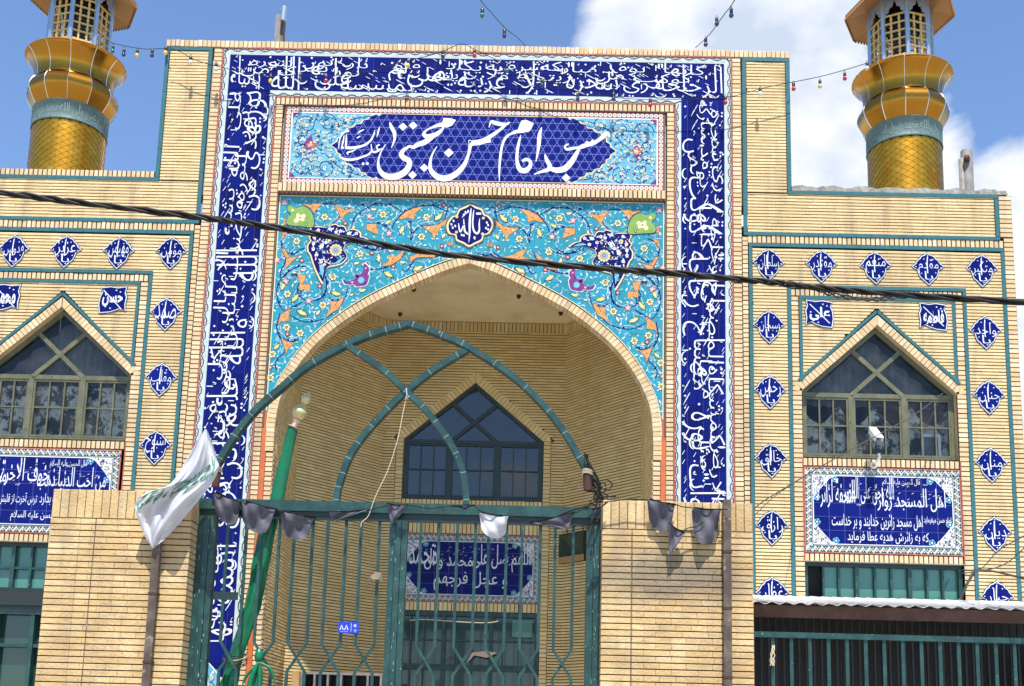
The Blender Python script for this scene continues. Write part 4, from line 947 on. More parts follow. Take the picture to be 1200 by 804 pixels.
# ---- medallions with divine names
OUT = [(0, .20), (.035, .172), (.075, .158), (.095, .125), (.125, .105), (.15, .06), (.19, .028), (.155, .0), (.128, -.012), (.118, -.06), (.10, -.105), (.062, -.14), (.04, -.165), (0, -.205)]
OUT = OUT+[(-a, b) for a, b in reversed(OUT[1:-1])]
def squ(t): return [(-.165, .165), (-.06, .150), (.03, .165), (.15, .15), (.125, .10), (.155, .03), (.165, -.06), (.15, -.165), (.03, -.155), (-.05, -.13), (-.10, -.105), (-.165, -.14), (-.155, -.06), (-.17, .03), (-.15, .09)]
def medallion(u, z, word, sub='یا', square=False):
    g = G(); O_ = squ(0) if square else OUT; tt = random.uniform(-.035, .035); ct, st_ = cos(tt), sin(tt); u += random.uniform(-.006, .006); z += random.uniform(-.006, .006)
    if square and u < 0: O_ = [(-a, b) for a, b in O_]
    O_ = [(a*ct-b*st_, a*st_+b*ct) for a, b in O_]
    g.poly([(u+a*1.09, z+b*1.09) for a, b in O_], .0148, 'mortar'); g.prism([(u+a*1.04, z+b*1.04) for a, b in O_], 0, .024, 'pale_mint'); g.poly([(u+a*1.02, z+b*1.02) for a, b in O_], .0246, 'white_glaze'); g.poly([(u+a*.97, z+b*.97) for a, b in O_], .0256, 'blue_tile')
    o = part(g, 'medallion'); t = G()
    if square:
        text(t, word, u-.125, u+.125, z-.085, z+.085, .0268, 'white_glaze', .03)
        t.stroke([(u-.12, z+.12), (u+.02, z-.02), (u+.12, z-.12)], .011, .0272, 'white_glaze', smooth=False)
        for dx, dz in ((-.08, -.09), (.09, .10), (.11, .03), (-.11, .02), (.04, .12), (-.02, -.11)): t.disc(u+dx, z+dz, .010, .027, 'white_glaze', 5)
    else:
        text(t, word, u-.118, u+.125, z-.060, z+.120, .0268, 'white_glaze', -.008, tl_=1.8)
        text(t, sub, u-.045, u+.055, z-.165, z-.035, .0272, 'white_glaze', -.004, tl_=1.6)
        t.stroke([(u-.005, z+.155), (u-.012, z+.05), (u-.008, z-.06)], .012, .0274, 'white_glaze')
        for dx, dz in ((-.085, -.065), (.09, -.055), (0, .17), (-.05, .12), (.06, .115), (-.15, .02), (.155, .01)): t.poly([(u+dx-.009, z+dz), (u+dx, z+dz-.006), (u+dx+.009, z+dz+.002), (u+dx, z+dz+.010)], .027, 'white_glaze')
    part(t, 'lettering', o)
NR = ['سلطان', 'مقتدر', 'منعم', 'مقدم', 'متکبر', 'واحد', 'حنان', 'منان', 'دیان', 'جبار', 'سبحان', 'رحمن', 'خالق', 'رازق', 'غفار']
RPX = [(900, 311), (962, 313), (1025, 314.5), (1087, 316), (1150, 318), (1154, 390), (1158, 466), (1161, 545), (1165, 626), (1168, 702), (901, 383), (902, 460), (903, 540), (904, 618), (905, 697)]
for (x, y), wn in zip(RPX, NR): medallion(*fz(x, y), wn)
NL = ['مؤمن', 'مهیمن', 'عزیز', 'قدوس', 'جلیل', 'ستار', 'عظیم', 'کریم', 'حکیم', 'علیم', 'صمد', 'مقلب', 'سبوح', 'حافظ', 'ناصر']
for (x, y), wn in zip(RPX, NL): u, z = fz(x, y); medallion(-u-.02, z-.02, wn)
for x, y, wn in ((960, 368.5, 'علی'), (1093, 371.5, 'فاطمه')): medallion(*fz(x, y), wn, square=True)
for x, y, wn in ((133, 352.5, 'حسن'), (8, 349, 'محمد')): medallion(*fz(x, y), wn, square=True)
# ---- wing windows
def gable_window(O, cx, hw, z0, zs, za, metal, glass, rec=.10, back=True, lace=True, ex=(SX, 0, 0), en=(0, -1, 0), white_bead=True):
    g = G(O, ex, en); fw_ = .05; c0, c1 = -rec-.03, -rec+.015
    bx = lambda p, q, w_, d0=c0, d1=c1: g.bar(p, q, w_, d0, d1, metal)
    bx((cx-hw+.02, z0), (cx-hw+.02, zs), fw_); bx((cx+hw-.02, z0), (cx+hw-.02, zs), fw_); bx((cx-hw, z0+.02), (cx+hw, z0+.02), fw_, c0, c1+.002)
    zt = zs-.03; bx((cx-hw, zt), (cx+hw, zt), .055, c0, c1+.003)
    bx((cx-hw+.01, zs-.01), (cx, za-.03), fw_+.01, c0, c1+.004); bx((cx+hw-.01, zs-.01), (cx, za-.03), fw_+.01, c0, c1+.005)
    m1 = hw*.345
    for s in (1, -1): bx((cx+s*m1, z0), (cx+s*m1, zt), .062, c0, c1+.006)
    zc = zt+.29; k = (za-zs)/hw
    for s in (1, -1):                                    # crossing members above the transom
        t = (zc-zt)/m1; x2 = (za-zc-.03)/(t+k)
        bx((cx+s*m1, zt), (cx-s*x2, zc+t*x2), .052, c0, c1+.007+.001*s)
    win = g.build('window', mosque)
    xs = [cx-hw+.045, cx-m1-.031, cx-m1+.031, cx+m1-.031, cx+m1+.031, cx+hw-.045]
    panes = []
    for i in range(3):
        a0, a1 = xs[2*i], xs[2*i+1]; zl, zh = z0+.05, zt-.03; b = G(O, ex, en)
        for a in (a0+.012, a1-.012): b.box(a-.012, a+.012, zl, zh, c0, c1-.006, metal)
        for z in (zl+.012, zh-.012): b.box(a0, a1, z-.012, z+.012, c0, c1-.005, metal)
        zm = (zl+zh)/2+.01
        b.box(a0, a1, zm-.009, zm+.009, c0, c1-.010, metal)
        w3 = (a1-a0-.024)/3
        for j in (1, 2): b.box(a0+.012+w3*j-.009, a0+.012+w3*j+.009, zl, zh, c0, c1-.009, metal)
        b.build('sash', win)
        for j in range(3):
            for (p, q) in ((zl, zm), (zm, zh)): panes.append([(a0+.012+w3*j, p), (a0+.012+w3*(j+1), p), (a0+.012+w3*(j+1), q), (a0+.012+w3*j, q)])
    t = (zc-zt)/m1; x2 = (za-zc-.03)/(t+k); X2 = (cx+x2, zc+t*x2); Y2 = (cx-x2, zc+t*x2)
    panes += [[(cx-m1, zt), (cx+m1, zt), (cx, zc)], [(cx, zc), X2, (cx, za-.03), Y2], [(cx-hw, zs-.02), (cx-m1, zt), (cx, zc), Y2], [(cx+hw, zs-.02), X2, (cx, zc), (cx+m1, zt)]]
    for i, p in enumerate(panes):
        q = G(O, ex, en); tiltc = random.uniform(-.002, .002); q.poly(p, c0+.012+tiltc, glass); q.build('pane', win)
    # reveal and dark room behind
    r = G(O, ex, en); V = [(cx-hw, z0), (cx+hw, z0), (cx+hw, zs), (cx, za), (cx-hw, zs)]
    for p, q in zip(V, V[1:]+V[:1]):
        r.raw([r.P(*p, 0), r.P(*q, 0), r.P(*q, -rec-.035), r.P(*p, -rec-.035)], [(0, 1, 2, 3)], 'buff_brick' if p[1] != q[1] or p[1] > z0+.1 else 'mortar')
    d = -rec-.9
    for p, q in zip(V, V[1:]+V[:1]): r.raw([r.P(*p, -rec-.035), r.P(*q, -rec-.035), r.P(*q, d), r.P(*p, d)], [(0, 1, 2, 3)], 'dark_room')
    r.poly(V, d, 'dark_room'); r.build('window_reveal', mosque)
    if lace:
        cu = G(O, ex, en); n = 46; zl, zh = z0+.05, zs-.10; V_ = []
        for j in (0, 1):
            for i in range(n+1):
                a = cx-hw+.03+(2*hw-.06)*i/n; V_.append(cu.P(a, zh-.25*abs(sin(i*.27))*(lace == 1) if j else zl, -rec-.13-.025*sin(i*.9)-.01*sin(i*2.3)))
        cu.raw(V_, [(i, i+1, i+n+2, i+n+1) for i in range(n)], 'lace'); smooth(cu.build('lace_curtain', win))
        sh = G(O, ex, en); V_ = []; n = 60
        for i in range(n+1):
            a = cx-hw+.03+(2*hw-.06)*i/n; top = za-.08-abs(a-cx)*k; V_ += [sh.P(a, zs-.10, -rec-.22-.03*sin(i*1.1)), sh.P(a, top, -rec-.22-.03*sin(i*1.1))]
        sh.raw(V_, [(2*i, 2*i+2, 2*i+3, 2*i+1) for i in range(n)], 'sheer_curtain'); smooth(sh.build('sheer_curtain', win))
    return win
O0 = (XC, YF, 0)
gable_window(O0, WU, WHW, WZ0, WZS, WZA, 'olive_paint', 'window_glass')
gable_window(O0, -WU, WHW, WZ0, WZS, WZA, 'olive_paint', 'window_glass', lace=2)
# white framed panel leaning inside the right window
g = G(); a, z = fz(1097, 524)
g.box(a-.12, a+.12, z-.18, z+.20, -.20, -.165, 'white_plastic'); g.box(a-.085, a+.085, z-.15, z+.165, -.17, -.160, 'sheer_curtain'); part(g, 'fan_panel')

# ---- wing inscription panels
def insc_panel(cx, hw, z0, z1, lines, Y=YF, corner=True, bg='blue_tile', O=None):
    O = O or O0; g = G(O)
    g.box(cx-hw, cx+hw, z0, z1, 0, .014, 'red_tile'); g.poly([(cx-hw+.014, z0+.014), (cx+hw-.014, z0+.014), (cx+hw-.014, z1-.014), (cx-hw+.014, z1-.014)], .015, 'border_white')
    bw = .085; q = hw-.014
    def edge(p0, p1, nx, ny):
        L = sqrt((p1[0]-p0[0])**2+(p1[1]-p0[1])**2); n = round(L/.078); tx, ty = (p1[0]-p0[0])/L, (p1[1]-p0[1])/L; s = L/n
        f = lambda a, b: (p0[0]+tx*a+nx*b, p0[1]+ty*a+ny*b)
        for i in range(n):
            a = s*i
            g.poly([f(a, .003), f(a+s*.9, .003), f(a+s*.45, .044)], .016, 'black_glaze'); g.poly([f(a+s*.42, .070), f(a+s*1.3, .070), f(a+s*.86, .028)], .0162, 'black_glaze')
            g.disc(*f(a+s*.42, .022), .010, .0168, 'cream_glaze', 5); g.disc(*f(a+s*.86, .052), .011, .017, 'yellow_glaze' if i % 2 else 'sky_glaze', 5)
    x0, x1, y0, y1 = cx-q, cx+q, z0+.014, z1-.014
    edge((x0, y0), (x1, y0), 0, 1); edge((x0, y1), (x1, y1), 0, -1); edge((x0, y0+.07), (x0, y1-.07), 1, 0); edge((x1, y0+.07), (x1, y1-.07), -1, 0)
    xi0, xi1, yi0, yi1 = x0+.078, x1-.078, y0+.078, y1-.078
    g.poly([(xi0, yi0), (xi1, yi0), (xi1, yi1), (xi0, yi1)], .0175, 'black_glaze'); g.poly([(xi0+.008, yi0+.008), (xi1-.008, yi0+.008), (xi1-.008, yi1-.008), (xi0+.008, yi1-.008)], .0180, 'white_glaze')
    o = g.build('inscription_panel', mosque); t = G(O)
    cc = .26 if corner else .12; X0, X1, Y0, Y1 = xi0+.016, xi1-.016, yi0+.016, yi1-.016
    ch = [(X0+cc, Y0), (X1-cc, Y0), (X1-cc*.75, Y0+cc*.12), (X1-cc*.30, Y0+cc*.62), (X1, Y0+cc), (X1, Y1-cc), (X1-cc*.30, Y1-cc*.62), (X1-cc*.75, Y1-cc*.12), (X1-cc, Y1), (X0+cc, Y1), (X0+cc*.75, Y1-cc*.12), (X0+cc*.30, Y1-cc*.62), (X0, Y1-cc), (X0, Y0+cc), (X0+cc*.30, Y0+cc*.62), (X0+cc*.75, Y0+cc*.12)]
    for k, (sx, sy) in enumerate(((0, 0), (1, 0), (0, 1), (1, 1))):
        ax = X1-cc*.5 if sx else X0+cc*.5; ay = Y1-cc*.5 if sy else Y0+cc*.5
        florets(t, ax-cc*.45, ax+cc*.45, ay-cc*.45, ay+cc*.45, .0185, 60, 31+k, lambda a, b: abs(a-(X1 if sx else X0))+abs(b-(Y1 if sy else Y0)) < cc*.9, .02)
        for _ in range(110):
            px_, py_ = ax+random.uniform(-.5, .5)*cc, ay+random.uniform(-.5, .5)*cc
            if abs(px_-(X1 if sx else X0))+abs(py_-(Y1 if sy else Y0)) < cc*.95: an = random.random()*3.1; t.stroke([(px_-.012*cos(an), py_-.012*sin(an)), (px_+.012*cos(an), py_+.012*sin(an))], .007, .0182+.000002*_, 'black_glaze', smooth=False)
        for d in (-.42, .42):
            fx, fy = (X1 if sx else X0), (Y1 if sy else Y0); ux, uy = (-1 if sx else 1), (-1 if sy else 1)
            px_, py_ = fx+ux*cc*(.5+d), fy+uy*cc*(.5-d)
            for j in range(5): t.disc(px_+.022*cos(j*1.257)+ux*.02, py_+.022*sin(j*1.257)+uy*.02, .021, .0196, 'sky_glaze', 7)
            t.disc(px_+ux*.02, py_+uy*.02, .012, .0200, 'white_glaze', 6)
    t.poly(ch, .0190, 'grout_line')
    # square tiles of the blue ground
    nx, ny = (9, 5)
    for i in range(nx):
        for j in range(ny):
            a0, a1 = X0+(X1-X0)*i/nx+.0015, X0+(X1-X0)*(i+1)/nx-.0015; b0, b1 = Y0+(Y1-Y0)*j/ny+.0015, Y0+(Y1-Y0)*(j+1)/ny-.0015
            q_ = clip([(a0, b0), (a1, b0), (a1, b1), (a0, b1)], ch)
            if len(q_) > 2: t.poly(q_, .0194, bg)
    t.stroke(ch+[ch[0]], .008, .0197, 'white_glaze', smooth=False)
    part(t, 'panel_tiles', o); l = G(O)
    for (s, a0, a1, b0, b1, bold) in lines: text(l, s, X0+(X1-X0)*a0, X0+(X1-X0)*a1, Y0+(Y1-Y0)*b0, Y0+(Y1-Y0)*b1, .0206+.0006*random.random(), 'white_glaze', bold*.2-.004, tl_=2.0 if b0 > .4 else 0)
    rn = random.Random(3)
    if len(lines) > 3:
        for i in range(60): a, b = X0+(X1-X0)*rn.uniform(.08, .92), Y0+(Y1-Y0)*rn.uniform(.56, .90); l.poly([(a-.014, b-.007), (a+.012, b+.006), (a+.013, b+.010), (a-.012, b)], .0215, 'white_glaze')
    part(l, 'lettering', o); return o
def clip(sub, cl):
    """clip a convex tile by the convex hull-like outline cl (counter-clockwise)"""
    out = sub
    for i in range(len(cl)):
        A, B = cl[i], cl[(i+1) % len(cl)]; inp = out; out = []
        ins = lambda p: (B[0]-A[0])*(p[1]-A[1])-(B[1]-A[1])*(p[0]-A[0]) >= -1e-9
        for j in range(len(inp)):
            p, q = inp[j-1], inp[j]; ip, iq = ins(p), ins(q)
            if ip != iq:
                d1 = (B[0]-A[0])*(p[1]-A[1])-(B[1]-A[1])*(p[0]-A[0]); d2 = (B[0]-A[0])*(q[1]-A[1])-(B[1]-A[1])*(q[0]-A[0]); t = d1/(d1-d2)
                out.append((p[0]+(q[0]-p[0])*t, p[1]+(q[1]-p[1])*t))
            if iq: out.append(q)
        if not out: return []
    return out
insc_panel(WU, .93, 3.945, 4.975, [('قال الحسن علیه السلام', .50, .77, .86, .98, .02), ('اهل المسجد زوار', .46, .95, .50, .84, .03), ('الله وحق علی المزور', .22, .58, .58, .99, .028), ('التحفة لزائره', .03, .30, .53, .97, .03),
      ('امام حسن میفرماید', .79, .985, .30, .43, .03), ('اهل مسجد زائرین خدایند و بر خداست', .13, .78, .22, .45, .025), ('که به زائرش هدیه عطا فرماید', .24, .82, .02, .20, .025)])
insc_panel(-WU-.03, .93, 3.945, 4.975, [('قال الحسن علیه السلام', .55, .82, .84, .97, .02), ('من احب الدنیا ذهب', .47, .97, .50, .86, .03), ('خوف الاخرة', .20, .55, .56, .98, .03), ('من قلبه', .03, .24, .54, .93, .03),
      ('هرکس دنیا را دوست بدارد', .50, .96, .28, .46, .025), ('ترس آخرت از قلبش بیرون رود', .06, .48, .28, .46, .025), ('امام حسن علیه السلام', .30, .70, .04, .20, .025)])

# ---- low window strips and doors of the wings
def strip_window(sg):
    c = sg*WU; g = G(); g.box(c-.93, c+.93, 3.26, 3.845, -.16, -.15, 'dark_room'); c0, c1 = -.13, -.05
    g.box(c-.93, c+.93, 3.80, 3.845, c0, c1, 'dark_green_paint'); g.box(c-.93, c+.93, 3.26, 3.31, c0, c1, 'dark_green_paint')
    for a in (-.93, -.33, .29, .885): g.box(c+a, c+a+.045, 3.31, 3.80, c0, c1+.002, 'gate_green')
    fr = g.build('window', mosque)
    for i, (a0, a1) in enumerate(((-.885, -.33), (-.285, .29), (.335, .885))):
        w3 = (a1-a0)/3; b = G()
        for j in (1, 2): b.box(c+a0+w3*j-.013, c+a0+w3*j+.013, 3.31, 3.80, c0, c1-.01, 'gate_green')
        if sg < 0: b.box(c+a0, c+a1, 3.53, 3.555, c0, c1-.012, 'gate_green')
        b.build('glazing_bars', fr)
        for j in range(3):
            if sg > 0 and i == 0 and j == 0: continue
            p = G(); p.poly([(c+a0+w3*j, 3.31), (c+a0+w3*(j+1), 3.31), (c+a0+w3*(j+1), 3.80), (c+a0+w3*j, 3.80)], -.11+random.uniform(-.002, .002), 'green_glass'); p.build('pane', fr)
    r = G(); r.box(c-.945, c+.945, 3.845, 3.852, -.16, .02, 'rough_mortar'); 
    r.box(c-.93, c+.93, 3.06, 3.26, -.15, -.02, 'black_plastic'); r.box(c-.93, c+.93, 3.10, 3.135, -.02, .02, 'dark_green_paint')
    r.build('lintel', mosque)
    d = G()
    d.box(c-.93, c+.93, .15, 3.06, -.16, -.14, 'green_glass_dark'); d.box(c-.93, c+.93, 3.0, 3.06, -.14, -.02, 'gate_green')
    for a in (-.93, -.45, -.02, .41, .87): d.box(c+a, c+a+.05, .15, 3.0, -.14, -.03, 'gate_green')
    for z in (2.62, 2.12, 1.3): d.box(c-.93, c+.93, z, z+.04, -.14, -.05, 'gate_green')
    for a in (.55, .65, .76): d.box(c+a, c+a+.03, .15, 3.0, -.10, .02, 'gate_green')
    d.build('side_door', mosque)
strip_window(1); strip_window(-1)

# ---- porch: side walls, splayed walls, back wall, ceiling
PZ, PC = .9, 7.60                                        # floor and ceiling
UR, YR, UB2, YB = 2.285, 14.70, 1.30, 15.90
pb = G()
def wallf(p0, p1):
    d = Vector((p1[0]-p0[0], p1[1]-p0[1], 0)); L = d.length; d.normalize(); n = Vector((d.y, -d.x, 0))
    return G((p0[0], p0[1], 0), tuple(d), tuple(n)), L
UXR, UXB = UR*SX, UB2*SX
WALLS = [((XC-UXR, YF+.13), (XC-UXR, YR)), ((XC-UXR, YR), (XC-UXB, YB)), ((XC+UXB, YB), (XC+UXR, YR)), ((XC+UXR, YR), (XC+UXR, YF+.13))]
for i, (p0, p1) in enumerate(WALLS):
    g, L = wallf(p0, p1)
    courses(g, lambda b: [(0, L)], PZ, PC-.15, F_P, F_H, F_L, 'porch_brick')
    soldier(g, 0, L, PC-.148, PC-.005, .056, .049, 'porch_brick')
    part(g, 'porch_side_wall', kind='stuff')
OB = (XC, YB, 0); g = G(OB)
BZ0, BZS, BZA, BHW = 4.99, 5.86, 6.70, .995                 # back window
DZ = 3.42                                                   # head of the doors
courses(g, cut((-UB2, UB2), R_(-1.11, 1.11, PZ, BZS), gable(0, BHW+.165, BZS, BZS+.001, BZA+.142)), PZ, PC-.15, F_P, F_H, F_L, 'porch_brick')
soldier(g, -UB2, UB2, PC-.148, PC-.005, .056, .049, 'porch_brick')
for s in (1, -1): stack(g, *mm(s, BHW+.005, 1.105), PZ, BZS, BT, .0515, 'porch_brick')
soldier(g, -BHW, BHW, BZ0-.105, BZ0-.005, .0585, .051, 'porch_brick'); soldier(g, -BHW, BHW, DZ+.005, DZ+.125, .0585, .051, 'porch_brick')
for s2 in (1, -1):
    p0 = (s2*BHW, BZS); p1 = (0, BZA); dx, dy = p1[0]-p0[0], p1[1]-p0[1]; d = sqrt(dx*dx+dy*dy); n = int(d/.0585); nx, ny = s2*dy/d, -s2*dx/d
    if ny < 0: nx, ny = -nx, -ny
    g.poly([p0, p1, (0, BZA+.16), (p0[0]+nx*.12+s2*.02, p0[1]+ny*.12), (p0[0]+s2*.125, p0[1])], .002, 'mortar')
    for i in range(n+1):
        t0, t1 = (i+.06)/(n+1), (i+.94)/(n+1); b0 = (p0[0]+dx*t0, p0[1]+dy*t0); b1 = (p0[0]+dx*t1, p0[1]+dy*t1); k0 = .115
        q = [b0, b1, (b1[0]+nx*k0, b1[1]+ny*k0), (b0[0]+nx*k0, b0[1]+ny*k0)]
        if i == n: q[2] = (s2*.002, BZA+.150)
        g.prism(q, 0, .013, 'porch_brick')
    g.prism([p0, (p0[0]+s2*.115, p0[1]), (p0[0]+nx*.115, p0[1]+ny*.115)], 0, .012, 'porch_brick')
part(g, 'porch_back_wall', kind='stuff')
gable_window(OB, 0, BHW, BZ0, BZS, BZA, 'dark_green_paint', 'dark_glass', rec=.06, lace=0)
insc_panel(0, BHW-.0, 3.545, 4.5, [('اللهم صل علی', .52, .98, .44, .96, .03), ('محمد و آل', .14, .52, .46, .95, .03), ('محمد', .02, .24, .55, .92, .03), ('و عجل فرجهم', .22, .80, .08, .44, .026)], corner=True, O=OB)
soldier(g := G(OB), -BHW, BHW, 4.505, 4.89, .0585, .051, 'porch_brick'); part(g, 'panel_head_bricks', kind='stuff')
dg = G(OB); dg.box(-BHW, BHW, PZ, DZ, -.10, -.09, 'green_glass_dark'); c0, c1 = -.09, -.01
for a in (-.985, -.36, .30, .935): dg.box(a, a+.055, PZ, DZ, c0, c1, 'gate_green')
dg.box(-BHW, BHW, DZ-.06, DZ, c0, c1+.003, 'gate_green'); dg.box(-BHW, BHW, 2.62, 2.70, c0, c1+.004, 'gate_green')
for a in (-.80, -.62, -.18, .06, .48, .70): dg.box(a, a+.018, PZ, DZ-.06, c0, c1-.02, 'gate_green')
dg.box(-.93, .93, 3.02, 3.04, c0, c1-.022, 'gate_green'); dg.box(-.93, .93, 2.10, 2.14, c0, c1-.022, 'gate_green'); part(dg, 'porch_door')
dg = G(OB); dg.box(.62, .90, 3.09, 3.32, -.02, -.012, 'green_glass'); dg.build('paper_notice', mosque)
cl_ = G((0, 0, 0)); V = [(XC-UXR, YF+.13), (XC+UXR, YF+.13), (XC+UXR, YR), (XC+UXB, YB), (XC-UXB, YB), (XC-UXR, YR)]
cl_.raw([Vector((x, y, PC)) for x, y in V], [tuple(range(6))], 'ceiling_plaster'); cl_.raw([Vector((x, y, PC+.2)) for x, y in V], [tuple(range(6))], 'render_wall')
part(cl_, 'porch_ceiling')
for px_, py_ in ((485, 338), (469, 367), (608, 346), (657, 366)):      # recessed lamp holes
    d = (at(px_, py_, 14)-EYE); p = EYE+d*((PC-EYE.z)/d.z); l = W0(); lathe(l, (p.x, p.y, PC-.045), [(.0, .012), (.018, .0), (.028, .02), (.032, .045)], 'rust', 10); part(l, 'ceiling_lamp')
fl = G((0, 0, 0)); fl.raw([Vector((x, y, PZ)) for x, y in V]+[], [tuple(range(6))], 'paving')
for i in range(5): fl.O = Vector((0, 0, 0)); z = PZ-.18*(i+1)+.18; y = YF+.13-.3*(i+1); fl.raw([Vector(p) for p in ((XC-2.27, y, z-.001*i), (XC+2.27, y, z-.001*i), (XC+2.27, y+.31, z-.001*i), (XC-2.27, y+.31, z-.001*i), (XC-2.27, y, 0), (XC+2.27, y, 0))], [(0, 1, 2, 3), (0, 1, 5, 4)], 'paving')
part(fl, 'porch_steps')
# ---- the body of the building behind the front
bd2 = W0()
def bxw(x0, x1, y0, y1, z0, z1, m, g=bd2):
    V = [Vector((x, y, z)) for z in (z0, z1) for x, y in ((x0, y0), (x1, y0), (x1, y1), (x0, y1))]
    g.raw(V, [(0, 1, 2, 3), (4, 5, 6, 7), (0, 1, 5, 4), (1, 2, 6, 5), (2, 3, 7, 6), (3, 0, 4, 7)], m)
XL, XR = XC-6.70*SX, XC+6.70*SX
for s in (-1, 1):
    x = XC+s*6.70*SX; bd2.raw([Vector(p) for p in ((x, YF-.012, 0), (x, 24, 0), (x, 24, 8.44), (x, YF-.012, 8.44))], [(0, 1, 2, 3)], 'render_wall')
    x = XC+s*3.985*SX; bd2.raw([Vector(p) for p in ((x, YF-.012, 8.3), (x, YF+.30, 8.3), (x, YF+.30, 10.225), (x, YF-.012, 10.225))], [(0, 1, 2, 3)], 'render_wall')
    a, b = sorted((XC+s*3.985*SX, XC+s*6.70*SX)); bxw(a, b, YF+.02, YF+.28, 7.9, 8.438, 'render_wall')
bxw(XC-3.92, XC+3.92, YF+.05, YF+.30, 8.26, 10.225, 'render_wall'); bxw(XL+.02, XR-.02, YF+.28, 24, 8.0, 8.1, 'render_wall'); bxw(XL+.02, XR-.02, 23.8, 24, 0, 8.1, 'render_wall')
part(bd2, 'rear_body')
rm = G(); n = 60; rn = random.Random(9)
top = [(3.99+2.60*i/n, 8.50+.018*rn.random()+.012*sin(i*.7)) for i in range(n+1)]+[(6.64, 8.50), (6.66, 8.45)]
k_ = len(top); V = [rm.P(a, z, .01+.012*rn.random()) for a, z in top]+[rm.P(a, 8.445, .014) for a, z in top]+[rm.P(a, z, -.28) for a, z in top]
rm.raw(V, [(i, i+1, k_+i+1, k_+i) for i in range(k_-1)]+[(i, i+1, 2*k_+i+1, 2*k_+i) for i in range(k_-1)], 'rough_mortar'); part(rm, 'broken_coping')

